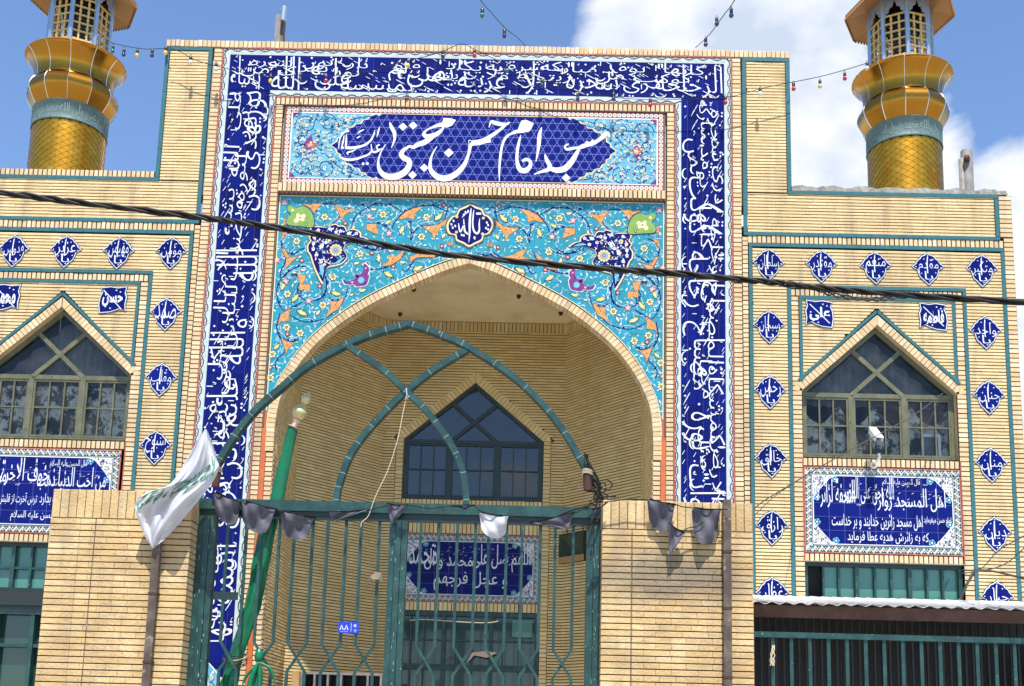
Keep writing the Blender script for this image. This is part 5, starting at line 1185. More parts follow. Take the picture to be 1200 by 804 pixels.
# ================================================================ minarets
MZ = 9.475                                              # height of the shaft top
def minaret(px, py, label, turn, Y=14.25):
    c = at(px, py, Y); x, y = c.x, Y; t = thing('minaret', (x, y, 8.1), label, 'minaret', 'gilded minarets flanking the portal')
    pt = lambda g, n, par=None, **k: g.build(n, par or t, **k)
    z0 = 8.10; r = .470; zb = MZ                        # shaft top
    core = W0(); lathe(core, (x, y, 0), [(r-.012, z0), (r-.012, zb)], 'gold', 40); pt(core, 'shaft')
    sc2 = W0(); n = 24; rows = 34; hz = .084
    for i in range(rows):                                 # lozenge scales, each tilted outwards at its foot
        for j in range(n):
            a = 2*pi*(j+.5*(i % 2))/n; da = pi/n; z = z0+i*hz*.5
            if z+hz*.5 > zb+.02: continue
            P_ = lambda an, zz, rr: Vector((x+rr*cos(an), y+rr*sin(an), min(zz, zb)))
            sc2.raw([P_(a, z-hz*.5, r+.002), P_(a+da, z, r+.0005), P_(a, z+hz*.5, r-.003), P_(a-da, z, r+.0005)], [(0, 1, 2, 3)], 'gold_scale')
    pt(sc2, 'gilded_scales', kind='stuff')
    b = W0(); lathe(b, (x, y, 0), [(r+.004, zb-.012), (r+.016, zb-.008), (r+.010, zb+.01), (r+.010, zb+.25), (r+.020, zb+.255), (r+.004, zb+.27)], 'grey_green_band', 48); bo = smooth(pt(b, 'inscribed_band'))
    l = W0(); rr = r+.0125
    for wi, wd in enumerate(('لا اله الا الله', 'محمد رسول الله', 'علی ولی الله', 'لا اله الا الله')):
        a0 = -pi/2-2.0+wi*1.05; text(l, wd, 0, 1.0, .04, .21, 0, 'band_letter', .01, fn=lambda a, bb: Vector((x+rr*cos(a0+a), y+rr*sin(a0+a), zb+bb)))
    for a_ in (-1.9, -1.25, .3, 2.0, 3.6): l.raw([Vector((x+(rr+.001)*cos(a_+.22*k), y+(rr+.001)*sin(a_+.22*k), zb+.02+.085*sqrt(max(0, 1-k*k)))) for k in [i/6 for i in range(-6, 7)]], [tuple(range(13))], 'band_letter')
    pt(l, 'lettering', bo)
    NS = 12; ph = -pi/2+pi/NS
    prof = [(r+.005, zb+.265), (.53, zb+.35), (.578, zb+.45), (.580, zb+.53), (.545, zb+.61), (.500, zb+.655)]
    bulb = W0(); lathe(bulb, (x, y, 0), crom(prof, 5), 'gold', NS, ph); pt(bulb, 'bulb')
    prof2 = [(.500, zb+.655), (.498, zb+.72), (.510, zb+.81), (.545, zb+.90), (.605, zb+.985), (.640, zb+1.010)]
    bowl = W0(); lathe(bowl, (x, y, 0), crom(prof2, 5), 'gold', NS*3, ph); lathe(bowl, (x, y, 0), [(.640, zb+1.010), (.647, zb+1.02), (.635, zb+1.03), (0, zb+1.03)], 'eave_gold', 36); bo = pt(bowl, 'bowl'); smooth(bo)
    sm = W0(); sm2 = W0()
    for j in range(NS):
        a = ph+2*pi*j/NS; sm = W0(); tube(sm, [(x+(q+.001)*cos(a), y+(q+.001)*sin(a), z) for q, z in crom(prof, 3)], .0045, 'silver_seam', 4)
        sm2 = W0(); tube(sm2, [(x+(q+.001)*cos(a), y+(q+.001)*sin(a), z) for q, z in crom(prof2, 3)], .0045, 'silver_seam', 4)
        for q, z, d in ((.585, zb+.47, .12), (.585, zb+.47, -.12), (.575, zb+.95, .1), (.52, zb+.85, -.1)):
            lathe(sm, (x+q*.985*cos(a+pi/NS+d), y+q*.985*sin(a+pi/NS+d), z-.006), [(0, 0), (.007, .006), (0, .012)], 'gold', 5)
        pt(sm, 'seam'); pt(sm2, 'bowl_seam')
    # open octagonal lantern
    zl, zh, rl = zb+1.03, zb+2.06, .400; NL = 8; p8 = -pi/2+turn
    cn = [(x+rl*cos(p8+2*pi*j/NL), y+rl*sin(p8+2*pi*j/NL)) for j in range(NL)]
    for j in range(NL):
        g = W0(); tube(g, [(cn[j][0], cn[j][1], zl), (cn[j][0], cn[j][1], zh)], .032, 'steel_blue', 6); pt(g, 'post')
        p, q = Vector((*cn[j], 0)), Vector((*cn[(j+1) % NL], 0)); d = (q-p); L = d.length; d.normalize(); nn = Vector((d.y, -d.x, 0))
        if nn.dot(Vector((cn[j][0]-x, cn[j][1]-y, 0))) < 0: nn = -nn
        g = G(tuple(p), tuple(d), tuple(nn)); R = 7
        for k in range(R): z = zl+.03+k*.118; g.box(.02, L-.02, z, z+.020, -.010, .010, 'lattice_gold', True)
        for k in (1, 2):
            a = L*k/3
            for m_ in range(R-1):
                z = zl+.05+m_*.118
                g.prism([(a-.012, z), (a+.012, z), (a+.012, z+.02), (a+.007, z+.03), (a+.020, z+.049), (a+.007, z+.068), (a+.012, z+.078), (a+.012, z+.098), (a-.012, z+.098), (a-.012, z+.078), (a-.007, z+.068), (a-.020, z+.049), (a-.007, z+.030), (a-.012, z+.02)], -.008, .008, 'lattice_gold')
        pt(g, 'lattice')
        g = G(tuple(p), tuple(d), tuple(nn)); za_ = zl+.62   # cusped arch head of sheet metal
        A = [(0, 0), (.04, .10), (.11, .13), (.14, .20), (.24, .22), (.30, .30), (.40, .31), (.50, .42)]
        for s in (0, 1):
            f = lambda a: L-a*L if s else a*L
            for (a0, b0), (a1, b1) in zip(A, A[1:]): g.prism([(f(a0), za_+b0*.8), (f(a1), za_+b1*.8), (f(a1), zh), (f(a0), zh)][::-1 if s else 1], -.004, .014, 'steel_blue')
        pt(g, 'arch_head')
    dk = W0(); lathe(dk, (x, y, 0), [(.10, zl), (.10, zh)], 'black_plastic', 8); pt(dk, 'core_pole')
    ev = W0(); lathe(ev, (x, y, 0), [(.36, zh), (.44, zh-.02), (.70, zh-.10), (.715, zh-.10), (.715, zh-.04), (.68, zh-.03), (.40, zh+.10)], 'eave_gold', NL, p8)
    for j in range(NL):
        p, q = [Vector((x+.715*cos(p8+2*pi*k/NL), y+.715*sin(p8+2*pi*k/NL), zh-.10)) for k in (j, j+1)]
        for k in range(12): c_ = p+(q-p)*(k+.5)/12; lathe(ev, (c_.x, c_.y, c_.z-.02), [(.012, -.0), (.016, .015), (.016, .04)], 'eave_gold', 5)
    pt(ev, 'eave')
    dm = W0(); lathe(dm, (x, y, 0), [(.40, zh+.10), (.38, zh+.3), (.42, zh+.45), (.44, zh+.6), (.36, zh+.85), (.18, zh+1.05), (.04, zh+1.25), (.02, zh+1.6), (0, zh+1.62)], 'gold', 24); smooth(pt(dm, 'dome'))
    return t
minaret(78, 190, 'gilded minaret on the roof left of the portal, with its light string end', .12)
minaret(1061, 214, 'gilded minaret on the roof right of the portal, beside the round grey pipe', -.096)
KD = .703
# ================================================================ ground
g = W0(); g.raw([Vector(p) for p in ((-900, -900, 0), (900, -900, 0), (900, 900, 0), (-900, 900, 0))], [(0, 1, 2, 3)], 'asphalt'); g.build('street', kind='structure')
g = W0()
V = [Vector(p) for p in ((-12, 9.6, .12), (12, 9.6, .12), (12, 13.3, .12), (-12, 13.3, .12), (-12, 9.6, 0), (12, 9.6, 0))]; g.raw(V, [(0, 1, 2, 3), (0, 1, 5, 4)], 'paving'); g.build('courtyard', kind='structure')

# ================================================================ gate pillars
YP = 14.5*KD
def pillar(x0, x1, zt, label, pipe, chip=None):
    dp = .42; t = thing('gate_pillar', ((x0+x1)/2, YP+dp/2, .12), label, 'gate pillar', 'brick pillars of the gate')
    g = W0(); bxw(x0+.012, x1-.012, YP+.012, YP+dp, .12, zt-.01, 'mortar', g); g.build('core', t)
    P_, H = .0562, .0462; L = .232; rn = random.Random(int(x0*10)+50)
    zs = zt-.265; n = int((x1-x0)/.072); w_ = (x1-x0)/n       # soldier course on top
    for i in range(n): brick(t, w_-.006, .255, .03, Vector((x0+w_*(i+.5), YP-random.uniform(0, .003), zt-.1325)), 0, 'pillar_brick')
    c = 0; z = zs-.004; rest = G((x0, YP, 0))
    while z > .15:
        zc = z-H/2; yj = lambda: YP-rn.uniform(0, .0025)
        edge = .27; x = x0
        cuts = [x0, x0+edge]
        xx = x0+edge; ofs = L*(.5 if c % 2 else 1)*.9
        while xx+ofs < x1-.27: xx += ofs; cuts.append(xx); ofs = L if rn.random() < .7 else L*.6
        cuts += [x1-.27, x1]
        for a, b in zip(cuts, cuts[1:]):
            if b-a < .03: continue
            q = 0
            if z > 1.95: brick(t, b-a-.0018, H, .03, Vector(((a+b)/2, yj(), zc)), rn.uniform(-.003, .003), 'pillar_brick')
            else: rest.box(a-x0+.001, b-x0-.001, z-H, z, -.03, .001, 'pillar_brick')
        z -= P_; c += 1
    rest.build('lower_bricks', t, kind='stuff')
    for s, xx, dirx in ((1, x1, 1), (-1, x0, -1)):        # side faces
        sd = G((xx, YP if dirx > 0 else YP+dp, 0), (0, 1 if dirx > 0 else -1, 0), (dirx, 0, 0)); z = zs-.004
        soldier(sd, 0, dp, zt-.26, zt, .072, .066, 'pillar_brick', proud=-.0, back=None)
        while z > .15: sd.box(.002, dp*.5-.002, z-H, z, -.03, .001, 'pillar_brick'); sd.box(dp*.5+.002, dp, z-H, z, -.03, .001, 'pillar_brick'); z -= P_
        sd.build('side_bricks', t, kind='stuff')
    cp = W0(); bxw(x0+.01, x1-.01, YP+.01, YP+dp, zt-.02, zt-.002, 'rough_mortar', cp); cp.build('cap', t)
    gr = G((0, YP, 0)); gr.box(pipe[1]-.004, pipe[1]+.004, .2, zt-.27, -.01, .0030, 'pipe_brown'); gr.build('expansion_joint', t)
    dpipe = W0(); pp = pipe[0]; bxw(pp-.034, pp+.034, YP-.085, YP-.03, .15, pipe[2], 'pipe_brown', dpipe)
    for z in (1.6, 2.3, 2.9, 3.4):
        if z < pipe[2]: bxw(pp-.040, pp+.040, YP-.090, YP-.0, z, z+.02, 'rust', dpipe)
    dpipe.build('conduit', t)
    return t
pl = at(56, 646, YP).x, at(221.6, 648, YP).x; pr = at(706, 617, YP).x, at(882, 620, YP).x; ZT = at(790, 587.5, YP).z
pl = (pl[0]-.0, pl[1]); 
pillar(*pl, ZT-.02, 'brick gate pillar left of the gate, under the white flag', (at(182, 700, YP).x, at(103, 640, YP).x+.0, at(186, 640, YP).z+.04))
pillar(*pr, ZT, 'brick gate pillar right of the gate, grey stained below its soldier course', (at(851, 700, YP).x, at(741.5, 700, YP).x, ZT+.01))

# ================================================================ gate
YG = 14.78*KD+.05
A3 = lambda x, y, Y=YG: at(x, y, Y)
gate = thing('gate', (A3(460, 700).x, YG, .12), 'green steel double gate with crossed bars and pointed arches on top, between the pillars', 'gate')
def gp(g, n='bar'): return g.build(n, gate)
ZR0, ZR1 = A3(470, 611.5).z, A3(470, 590.5).z
xl, xr = pl[1]-.02, pr[0]+.03
g = W0(); bxw(xl, xr, YG-.05, YG+.05, ZR0+.07, ZR1, 'gate_green', g); bxw(xl, xr, YG-.025, YG+.03, ZR0, ZR0+.068, 'dark_green_paint', g); gp(g, 'top_rail')
def post(px, w_, name='post', z1=ZR0, tubes=2):
    x = A3(px, 660).x; g = W0()
    for k in range(tubes):
        a = x-w_/2+w_*k/tubes; bxw(a+.001, a+w_/tubes-.003, YG-.045-.008*(k % 2), YG+.045, .13, z1, 'gate_green', g)
    for k in range(26):
        zz = random.uniform(1.9, z1); xx = x+random.uniform(-.4, .4)*w_; bxw(xx, xx+.005, YG-.0545, YG-.05, zz, zz+random.uniform(.01, .04), 'gate_scratch', g)
    gp(g, name)
post(241, .17, tubes=3); post(466, .165, tubes=3); post(695, .13)
xa, xb = A3(268, 770).x, A3(426.7, 770.5).x; st = (xb-xa)/4
z0, z1, zm = A3(340, 787).z, A3(340, 753.5).z, A3(340, 770).z
def cross_pair(xc, hb):
    for s in (1, -1):
        g = W0(); y = YG-.012*s; beam(g, [(xc-s*hb, y, ZR0), (xc-s*hb, y, z1), (xc+s*hb, y, z0), (xc+s*hb, y, .2)], .026, .026, 'gate_green'); gp(g)
for i in range(5): cross_pair(xa+st*i, st*.27)
xs_ = [A3(p, 775).x for p in (498, 541.6, 579, 619, 658.6)]
for x in xs_: cross_pair(x, st*.27)
g = W0(); bxw(xl, A3(279, 698).x, YG-.03, YG-.0, A3(262, 703).z, A3(262, 694).z, 'dark_green_paint', g); gp(g, 'latch_bar')
def arc(pts, name='arch_bar', y=0):
    P_ = crom([(A3(*p).x, A3(*p).z) for p in pts], 5); g = W0(); beam(g, [(x, YG+y, z) for x, z in P_], .056, .095, 'gate_green')
    for i in range(2, len(P_)-1, 4):                      # weld seams
        a, b = P_[i], P_[i+1]; d = Vector((b[0]-a[0], 0, b[1]-a[1])).normalized(); c = Vector((a[0], YG+y, a[1])); beam(g, [c-d*.003, c+d*.003], .0565, .0955, 'gate_scratch')
    gp(g, name)
arc([(250, 553), (256, 543), (276, 511), (300, 481), (330, 455), (360, 430), (407, 404), (440, 391), (460, 385.5), (479, 380)], y=.002); arc([(478, 380), (498, 386), (518, 393.5), (550, 408), (600, 441), (637, 476), (662, 508), (682, 542), (690, 556)], y=-.002)
arc([(394, 592), (396, 575), (402, 555), (411, 533), (427, 510), (450, 484), (476, 459), (511, 432), (548, 410)], y=.006); arc([(408, 406), (448, 433), (476, 459), (500, 482), (517, 504), (532, 527), (543, 555), (547, 592)], y=-.006)

# the things tied to the gate
def rusty_can(p, top, r, label):
    t = thing('rusty_can', p[:], label, 'can', 'rust brown cans tied to the ends of the gate arch'); g = W0()
    lathe(g, (p.x, p.y, p.z), [(0, 0), (r*.82, 0), (r*.86, .02), (r, top-.02), (r*1.02, top), (r*.9, top), (r*.85, top-.03), (0, top-.03)], 'rust', 14); g.build('body', t)
    w_ = W0(); 
    for k in range(4): tube(w_, [(p.x+(r+.006)*cos(a/6*pi), p.y+(r+.006)*sin(a/6*pi), p.z+top-.02+.012*k+.01*sin(a)) for a in range(13)], .004, 'rope', 4)
    w_.build('binding', t)
rusty_can(A3(689, 575, YG-.09), .17, .048, 'rust brown can tied to the right end of the gate arch'); rusty_can(A3(252.5, 571, YG-.09), .17, .042, 'rust brown can tied to the left end of the gate arch, beside the white flag')
rn = random.Random(4)
g = W0()                                                  # tangle of cables over the right post
for k in range(7):
    P_ = [(686+rn.uniform(-2, 3), 534+rn.uniform(-4, 6)), (692+rn.uniform(-3, 4), 550+rn.uniform(-4, 4)), (700+rn.uniform(-4, 4), 568+rn.uniform(-4, 5)), (703+rn.uniform(-5, 5), 588), (690+rn.uniform(-6, 6), 620+rn.uniform(-8, 8)), (694+rn.uniform(-5, 5), 655+rn.uniform(0, 30))]
    tube(g, crom([tuple(A3(x, y, YG-.11+rn.uniform(-.03, .03))) for x, y in P_[:rn.choice((4, 5, 6))]], 5), rn.uniform(.004, .010), rn.choice(['cable_black']*3+['pipe_grey', 'rope']), 5)
for k in range(5): cx_ = rn.uniform(690, 712); cy_ = rn.uniform(558, 590); tube(g, [tuple(A3(cx_+rn.uniform(5, 12)*cos(a), cy_+6*sin(a), YG-.12+.01*k)) for a in [i*.55 for i in range(12)]], .006, 'cable_black', 5)
tube(g, crom([tuple(A3(x, y, YG-.1)) for x, y in ((640, 612), (665, 600), (690, 592), (706, 583), (722, 582))], 5), .007, 'cable_black', 5)
tube(g, crom([tuple(A3(x, y, YG-.1)) for x, y in ((664, 618), (668, 634), (676, 641), (683, 630), (683, 612))], 5), .005, 'cable_black', 5)
o = g.build('cable_tangle'); o['label'] = 'tangle of black and grey cables over the right gate post'; o['category'] = 'cables'
g = W0(); tube(g, crom([tuple(A3(x, y, YG-.07)) for x, y in ((476, 466), (472, 485), (466, 515), (455, 550), (440, 582), (432, 604), (424, 612), (423, 618))], 5), .0042, 'rope', 5)
tube(g, [tuple(A3(x, y, YG-.08)) for x, y in ((476, 455), (477, 463), (474, 468), (480, 464))], .006, 'white_satin', 4)
o = g.build('rope'); o['label'] = 'thin beige rope hanging from the crossing of the gate arches'; o['category'] = 'rope'
# leaning green flag pole
YL = 14.98*KD+.06
t = thing('flag_pole', A3(262, 860, YL), 'pole wrapped in green satin with brass finials, leaning behind the gate', 'flag pole')
PP = [(343, 501, 5.6), (336, 530, 6.5), (323.5, 588, 7.6), (315, 620, 9), (306, 660, 9.6), (298, 700, 9.2), (289, 730, 8.6), (277, 768, 7.6), (272, 790, 9), (264, 830, 10), (258, 900, 10)]
g = W0(); Cn = crom([(*tuple(A3(x, y, YL)), r*YL/F) for x, y, r in PP], 8); V = []; nn = 20
for i, (x, y, z, r) in enumerate(Cn):
    for j in range(nn):
        a = 2*pi*j/nn; rr = r*(1+.10*sin(3*a+i*.16)+.07*sin(7*a-i*.3)+.03*sin(i*.9+a)); V.append(Vector((x+rr*cos(a), y+rr*sin(a)*.8, z-.2*rr*cos(a))))
g.raw(V, [(i*nn+j, i*nn+(j+1) % nn, (i+1)*nn+(j+1) % nn, (i+1)*nn+j) for i in range(len(Cn)-1) for j in range(nn)], 'green_satin'); smooth(g.build('cloth_wrap', t))
def oriented_lathe(g, p0, p1, prof, m, n=18):
    p0, p1 = Vector(p0), Vector(p1); d = (p1-p0); L = d.length; d.normalize(); a = d.cross(Vector((0, 1, 0))).normalized(); b = d.cross(a)
    V = [p0+d*(s*L)+(a*cos(2*pi*j/n)+b*sin(2*pi*j/n))*r for r, s in prof for j in range(n)]; k = len(prof)
    g.raw(V, [(i*n+j, i*n+(j+1) % n, (i+1)*n+(j+1) % n, (i+1)*n+j) for i in range(k-1) for j in range(n)], m)
g = W0(); oriented_lathe(g, A3(343, 501, YL), A3(348, 492, YL), [(.050, 0), (.052, .1), (.03, .12), (.028, .6), (.04, 1)], 'paper_pink'); g.build('collar', t)
g = W0(); oriented_lathe(g, A3(347.5, 493, YL), A3(356, 472, YL), [(.015, 0), (.045, .15), (.068, .38), (.073, .48), (.070, .52), (.066, .55), (.040, .80), (.012, 1)], 'finial_brass'); smooth(g.build('finial', t))
g = W0(); oriented_lathe(g, A3(355.5, 474, YL), A3(363, 459, YL), [(.012, 0), (.030, .12), (.046, .35), (.049, .45), (.044, .52), (.026, .78), (.004, 1)], 'finial_brass'); smooth(g.build('finial', t))
g = W0()
for k in range(7):
    yy = 766+k*2.2; tube(g, crom([tuple(A3(x, y_, YL-.12-.02*(k % 2))) for x, y_ in ((261, yy+1), (268, yy+3), (277, yy+3+k*.3), (286, yy+1), (290, yy-2))], 4), .0045, 'rope' if k in (2,) else 'thin_wire', 4)
g.build('lashing', t)
# green cloth knotted to the bars
t = thing('green_cloth', A3(303, 772), 'bunch of green satin knotted to the crossed gate bars', 'cloth')
g = W0()
for k in range(8): rnx = rn.uniform(-8, 8); tube(g, crom([tuple(A3(x, y, YG-.06-.01*k)) for x, y in ((303, 776), (302+rnx*.5, 785), (300+rnx, 800), (298+rnx*1.3, 830))], 5), [.012+.012*min(1, i/6) for i in range(16)], 'green_satin', 6)
for s in (-1, 1): tube(g, crom([tuple(A3(x, y, YG-.08)) for x, y in ((303, 776), (303-14*s, 788+4*s), (303-20*s, 806))], 5), [.008]*4+[.013]*4+[.006]*3, 'green_satin', 5)
smooth(g.build('tails', t)); g = W0(); oriented_lathe(g, A3(303, 778, YG-.05), A3(304, 760, YG-.05), [(.01, 0), (.035, .2), (.042, .5), (.034, .8), (.01, 1)], 'green_satin', 12); smooth(g.build('knot', t))

# white flag draped over the left pillar
YW = YP-.12
Lp = [(240, 503), (228, 522), (214, 546), (198, 568), (172, 577), (158, 590), (161, 606), (169, 626), (178, 642)]; Rp = [(242, 503), (249, 520), (254.5, 539), (256.5, 549), (248, 567), (228, 592), (209, 615), (193, 632), (179, 643)]
Ld, Rd = crom(Lp, 8), crom(Rp, 8)
def flag_pt(s, v, lift=0):
    f = min(max(v, 0), 1)*(len(Ld)-1); i = min(int(f), len(Ld)-2); k = f-i
    l = (Ld[i][0]+(Ld[i+1][0]-Ld[i][0])*k, Ld[i][1]+(Ld[i+1][1]-Ld[i][1])*k); r = (Rd[i][0]+(Rd[i+1][0]-Rd[i][0])*k, Rd[i][1]+(Rd[i+1][1]-Rd[i][1])*k)
    w_ = sqrt((r[0]-l[0])**2+(r[1]-l[1])**2)/90
    dep = .07*w_*sin(s*9+v*7)+.045*w_*sin(s*17-v*13+1)+.02*w_*sin(s*31+v*20)-.05*sin(s*pi)*w_
    return at(l[0]+(r[0]-l[0])*s, l[1]+(r[1]-l[1])*s, YW+dep-lift)
g = W0(); nu, nv = 40, len(Ld)-1
g.raw([flag_pt(i/nu, j/nv) for j in range(nv+1) for i in range(nu+1)], [(j*(nu+1)+i, j*(nu+1)+i+1, (j+1)*(nu+1)+i+1, (j+1)*(nu+1)+i) for j in range(nv) for i in range(nu)], 'white_satin')
fo = smooth(g.build('flag')); fo['label'] = 'white satin flag with green script draped over the left brick pillar'; fo['category'] = 'flag'
g = W0()
def band_pt(a, b):                                        # the script runs up the flag from its left corner to the gate
    s0, v0 = .05+.88*a, .72-.24*a; return flag_pt(s0, v0-.22*b, .016)
for k in range(2): text(g, ['السلام علیک یا علی', 'یا حسین مظلوم'][k], 0, 1, [.0, .62][k], [.72, 1.3][k], 0, 'flag_green_ink', .06, fn=band_pt)
g.build('lettering', fo)
# pennants on the cord along the gate
cord = W0()
def pennant(x0, y0, x1, y1, tip, kind, seed, Y=YG-.12, white=False, label=''):
    r = random.Random(seed); nu, nv = 14, 12; V = []
    for j in range(nv+1):
        v = j/nv
        for i in range(nu+1):
            s = i/nu; tx, ty = x0+(x1-x0)*s, y0+(y1-y0)*s+1.2*sin(pi*s)
            if kind == 'round': half = sqrt(max(0, 1-(2*s-1)**2)); d = (half**.6)*.92+.08*(1-half); px, py = tx+(tip[0]-(x0+x1)/2)*v*.7, ty+(tip[1]-(y0+y1)/2)*v*d
            else: px, py = tx+(tip[0]-tx)*v, ty+(tip[1]-ty)*v
            dep = .022*sin(s*(5+seed % 3)+v*4+seed)+.008*sin(s*11-v*8+seed*2)+.02*v
            V.append(at(px, py, Y+dep*(1 if kind == 'round' else 1-v*.7)))
    g = W0(); g.raw(V, [(j*(nu+1)+i, j*(nu+1)+i+1, (j+1)*(nu+1)+i+1, (j+1)*(nu+1)+i) for j in range(nv) for i in range(nu)], 'white_satin' if white else 'grey_satin')
    o = smooth(g.build('pennant')); o['label'] = label; o['category'] = 'pennant'; o['group'] = 'dark pennants strung along the gate'
    for k_ in range(2): tube(cord, [at(x0, y0, Y), at((x0+x1)/2, (y0+y1)/2+1.2, Y-.005), at(x1, y1, Y)], .008, 'cable_black', 5)
YQ = YP-.09
PN = [((253, 576), (284, 590), (264, 615), 'round', 1, YG-.14, 'round grey satin pennant nearest the left gate post'),
 ((288, 587), (325, 597), (298, 626), 'round', 2, YG-.14, 'grey satin pennant hanging just left of the green flag pole'),
 ((335, 600), (371, 606), (344, 634), 'round', 3, YG-.14, 'grey satin pennant just right of the green flag pole'),
 ((386, 600), (432, 597), (390, 612), 'tri', 4, YG-.14, 'narrow twisted grey pennant lying along the gate rail left of the rope'),
 ((453, 590), (479, 592), (459, 616), 'tri', 5, YG-.14, 'small folded grey pennant at the top of the middle gate post'),
 ((563, 600), (596, 605), (578, 632), 'round', 6, YG-.14, 'pale shining pennant before the inscription over the porch door'),
 ((622, 612), (674, 600), (664, 622), 'tri', 7, YG-.14, 'long grey pennant drawn out along the rail near the right gate post'),
 ((712, 588), (698, 597), (692, 609), 'tri', 8, YQ, 'crumpled grey pennant caught on the corner of the right pillar'),
 ((761, 585), (792, 591), (773, 625), 'round', 9, YQ, 'grey and white pennant, first of three on the right pillar'),
 ((783, 613), (803, 625), (784, 653), 'tri', 10, YQ, 'pointed grey pennant, lowest of three on the right pillar'),
 ((814, 595), (846, 597), (825, 641), 'round', 11, YQ, 'creased grey pennant beside the conduit on the right pillar'),
 ((530, 593), (556, 592), (545, 597), 'tri', 13, YG-.14, 'dark pennant wrapped round the rail at the foot of the inner gate arch')]
for a, b, tip, kd, sd, Y, lb in PN: pennant(*a, *b, tip, kd, sd, Y, label=lb, white=(sd == 6))
for P_, Y in ([(250, 577), (256, 579)], YG-.14), ([(282, 588), (288, 590), (294, 589)], YG-.14), ([(322, 597), (331, 600), (340, 600)], YG-.14), ([(370, 606), (380, 604), (388, 601)], YG-.14), ([(430, 599), (443, 595), (455, 592)], YG-.14), ([(478, 592), (505, 596), (530, 593)], YG-.14), ([(556, 592), (560, 597), (566, 601)], YG-.14), ([(595, 605), (612, 611), (625, 614)], YG-.14), ([(672, 602), (690, 594), (702, 589)], YG-.2), ([(790, 591), (800, 594), (817, 596)], YQ), ([(800, 623), (806, 619), (817, 617), (824, 612)], YQ), ([(845, 597), (853, 597)], YQ-.03), ([(702, 589), (712, 588), (735, 585), (763, 586)], YQ):
    tube(cord, [at(x, y, Y) for x, y in P_], .005, 'cable_black', 5)
o = cord.build('hanging_cord'); o['label'] = 'black cord carrying the grey pennants along gate and right pillar'; o['category'] = 'cord'

# house number plate wired to the bars
a, b = A3(396.5, 728.5, YG-.03), A3(420.5, 742.5, YG-.03); cx_, cz_ = (a.x+b.x)/2, (a.z+b.z)/2; hw_, hh = (b.x-a.x)/2, (a.z-b.z)/2
t = thing('house_number', (cx_, YG-.03, cz_), 'small blue enamel plate with the number 88 wired to the left gate leaf', 'number plate')
g = G((cx_, YG-.03, cz_)); g.box(-hw_, hw_, -hh, hh, 0, .004, 'plate_blue', True); g.build('plate', t)
g = G((cx_, YG-.03, cz_)); [g.stroke([(-hw_*q-.0145, -hh*.40), (-hw_*q, hh*.40), (-hw_*q+.0145, -hh*.40)], .009, .005, 'white_glaze', smooth=False) for q in (.66, .20)]; g.stroke([(hw_*.25, -hh*.7), (hw_*.25, hh*.8)], .003, .005, 'white_glaze', smooth=False)
g.ring(hw_*.62, hh*.35, .010, .014, .005, 'white_glaze'); g.disc(hw_*.62, hh*.35, .005, .005, 'white_glaze', 6); g.stroke([(hw_*.5, -hh*.4), (hw_*.8, -hh*.4)], .004, .005, 'white_glaze', smooth=False); g.stroke([(hw_*.6, -hh*.7), (hw_*.7, -hh*.7)], .006, .005, 'white_glaze', smooth=False)
g.stroke([(-hw_*.8, -hh*.7), (hw_*.0, -hh*.7)], .002, .005, 'white_glaze', smooth=False); g.build('lettering', t)
# rag on a bar, papers
g = W0(); p = A3(437, 680, YG-.04); V = []
for (x, y, d) in ((428, 689, .03), (430, 681, 0), (434, 675, -.03), (441, 670, -.02), (447, 672, .02), (449, 681, .03), (443, 679, -.03), (437, 679, -.04), (431, 685, .01)): V.append(at(x, y, YG-.03+d))
g.raw(V, [(0, 1, 7), (1, 2, 7), (2, 3, 6), (2, 6, 7), (3, 4, 6), (4, 5, 6), (0, 7, 8)], 'rag_brown'); o = g.build('rag'); o['label'] = 'brownish rag caught on a bar of the left gate leaf'; o['category'] = 'rag'
g = W0(); g.raw([at(*q, YB-.1) for q in ((547, 777), (553, 765), (568, 763), (583, 765), (570, 771), (556, 768))], [(0, 1, 5), (1, 2, 3, 4, 5)], 'paper_pink'); o = g.build('paper_sheet'); o['label'] = 'torn pink paper stuck on the porch door behind the bars'; o['category'] = 'paper'
g = W0(); tube(g, crom([tuple(at(x, y, 11.6)) for x, y in ((480, 727), (500, 726), (540, 729), (570, 730), (584, 728))], 4), .005, 'rope', 4); o = g.build('string'); o['label'] = 'pale string stretched across before the porch door'; o['category'] = 'string'

# shoe cabinet on the porch floor behind the left leaf
YS = 14.35; xa_, xb_, zt_ = at(352, 790, YS).x, at(448, 797, YS).x, at(400, 788, YS).z
t = thing('shoe_cabinet', ((xa_+xb_)/2, YS+.15, PZ), 'white topped shoe cabinet with a row of dark pigeonholes and a wooden end', 'cabinet')
g = W0(); bxw(xa_, xb_, YS, YS+.3, zt_-.03, zt_, 'pipe_grey', g); bxw(xa_, xb_, YS+.28, YS+.3, PZ, zt_-.03, 'black_plastic', g); g.build('top', t)
for i in range(7): g = W0(); x = xa_+(xb_-xa_-.03)*i/6; bxw(x, x+.025, YS+.001, YS+.28, PZ, zt_-.03, 'pipe_grey', g); g.build('divider', t)
for i in range(5): g = W0(); z = PZ+.05+i*.33; bxw(xa_+.025, xb_-.025, YS+.003, YS+.28, z, z+.02, 'pipe_grey', g); g.build('shelf', t)
g = W0(); bxw(xa_-.09, xa_-.002, YS-.05, YS+.3, PZ, zt_+.0, 'wood', g); g.build('end_board', t)
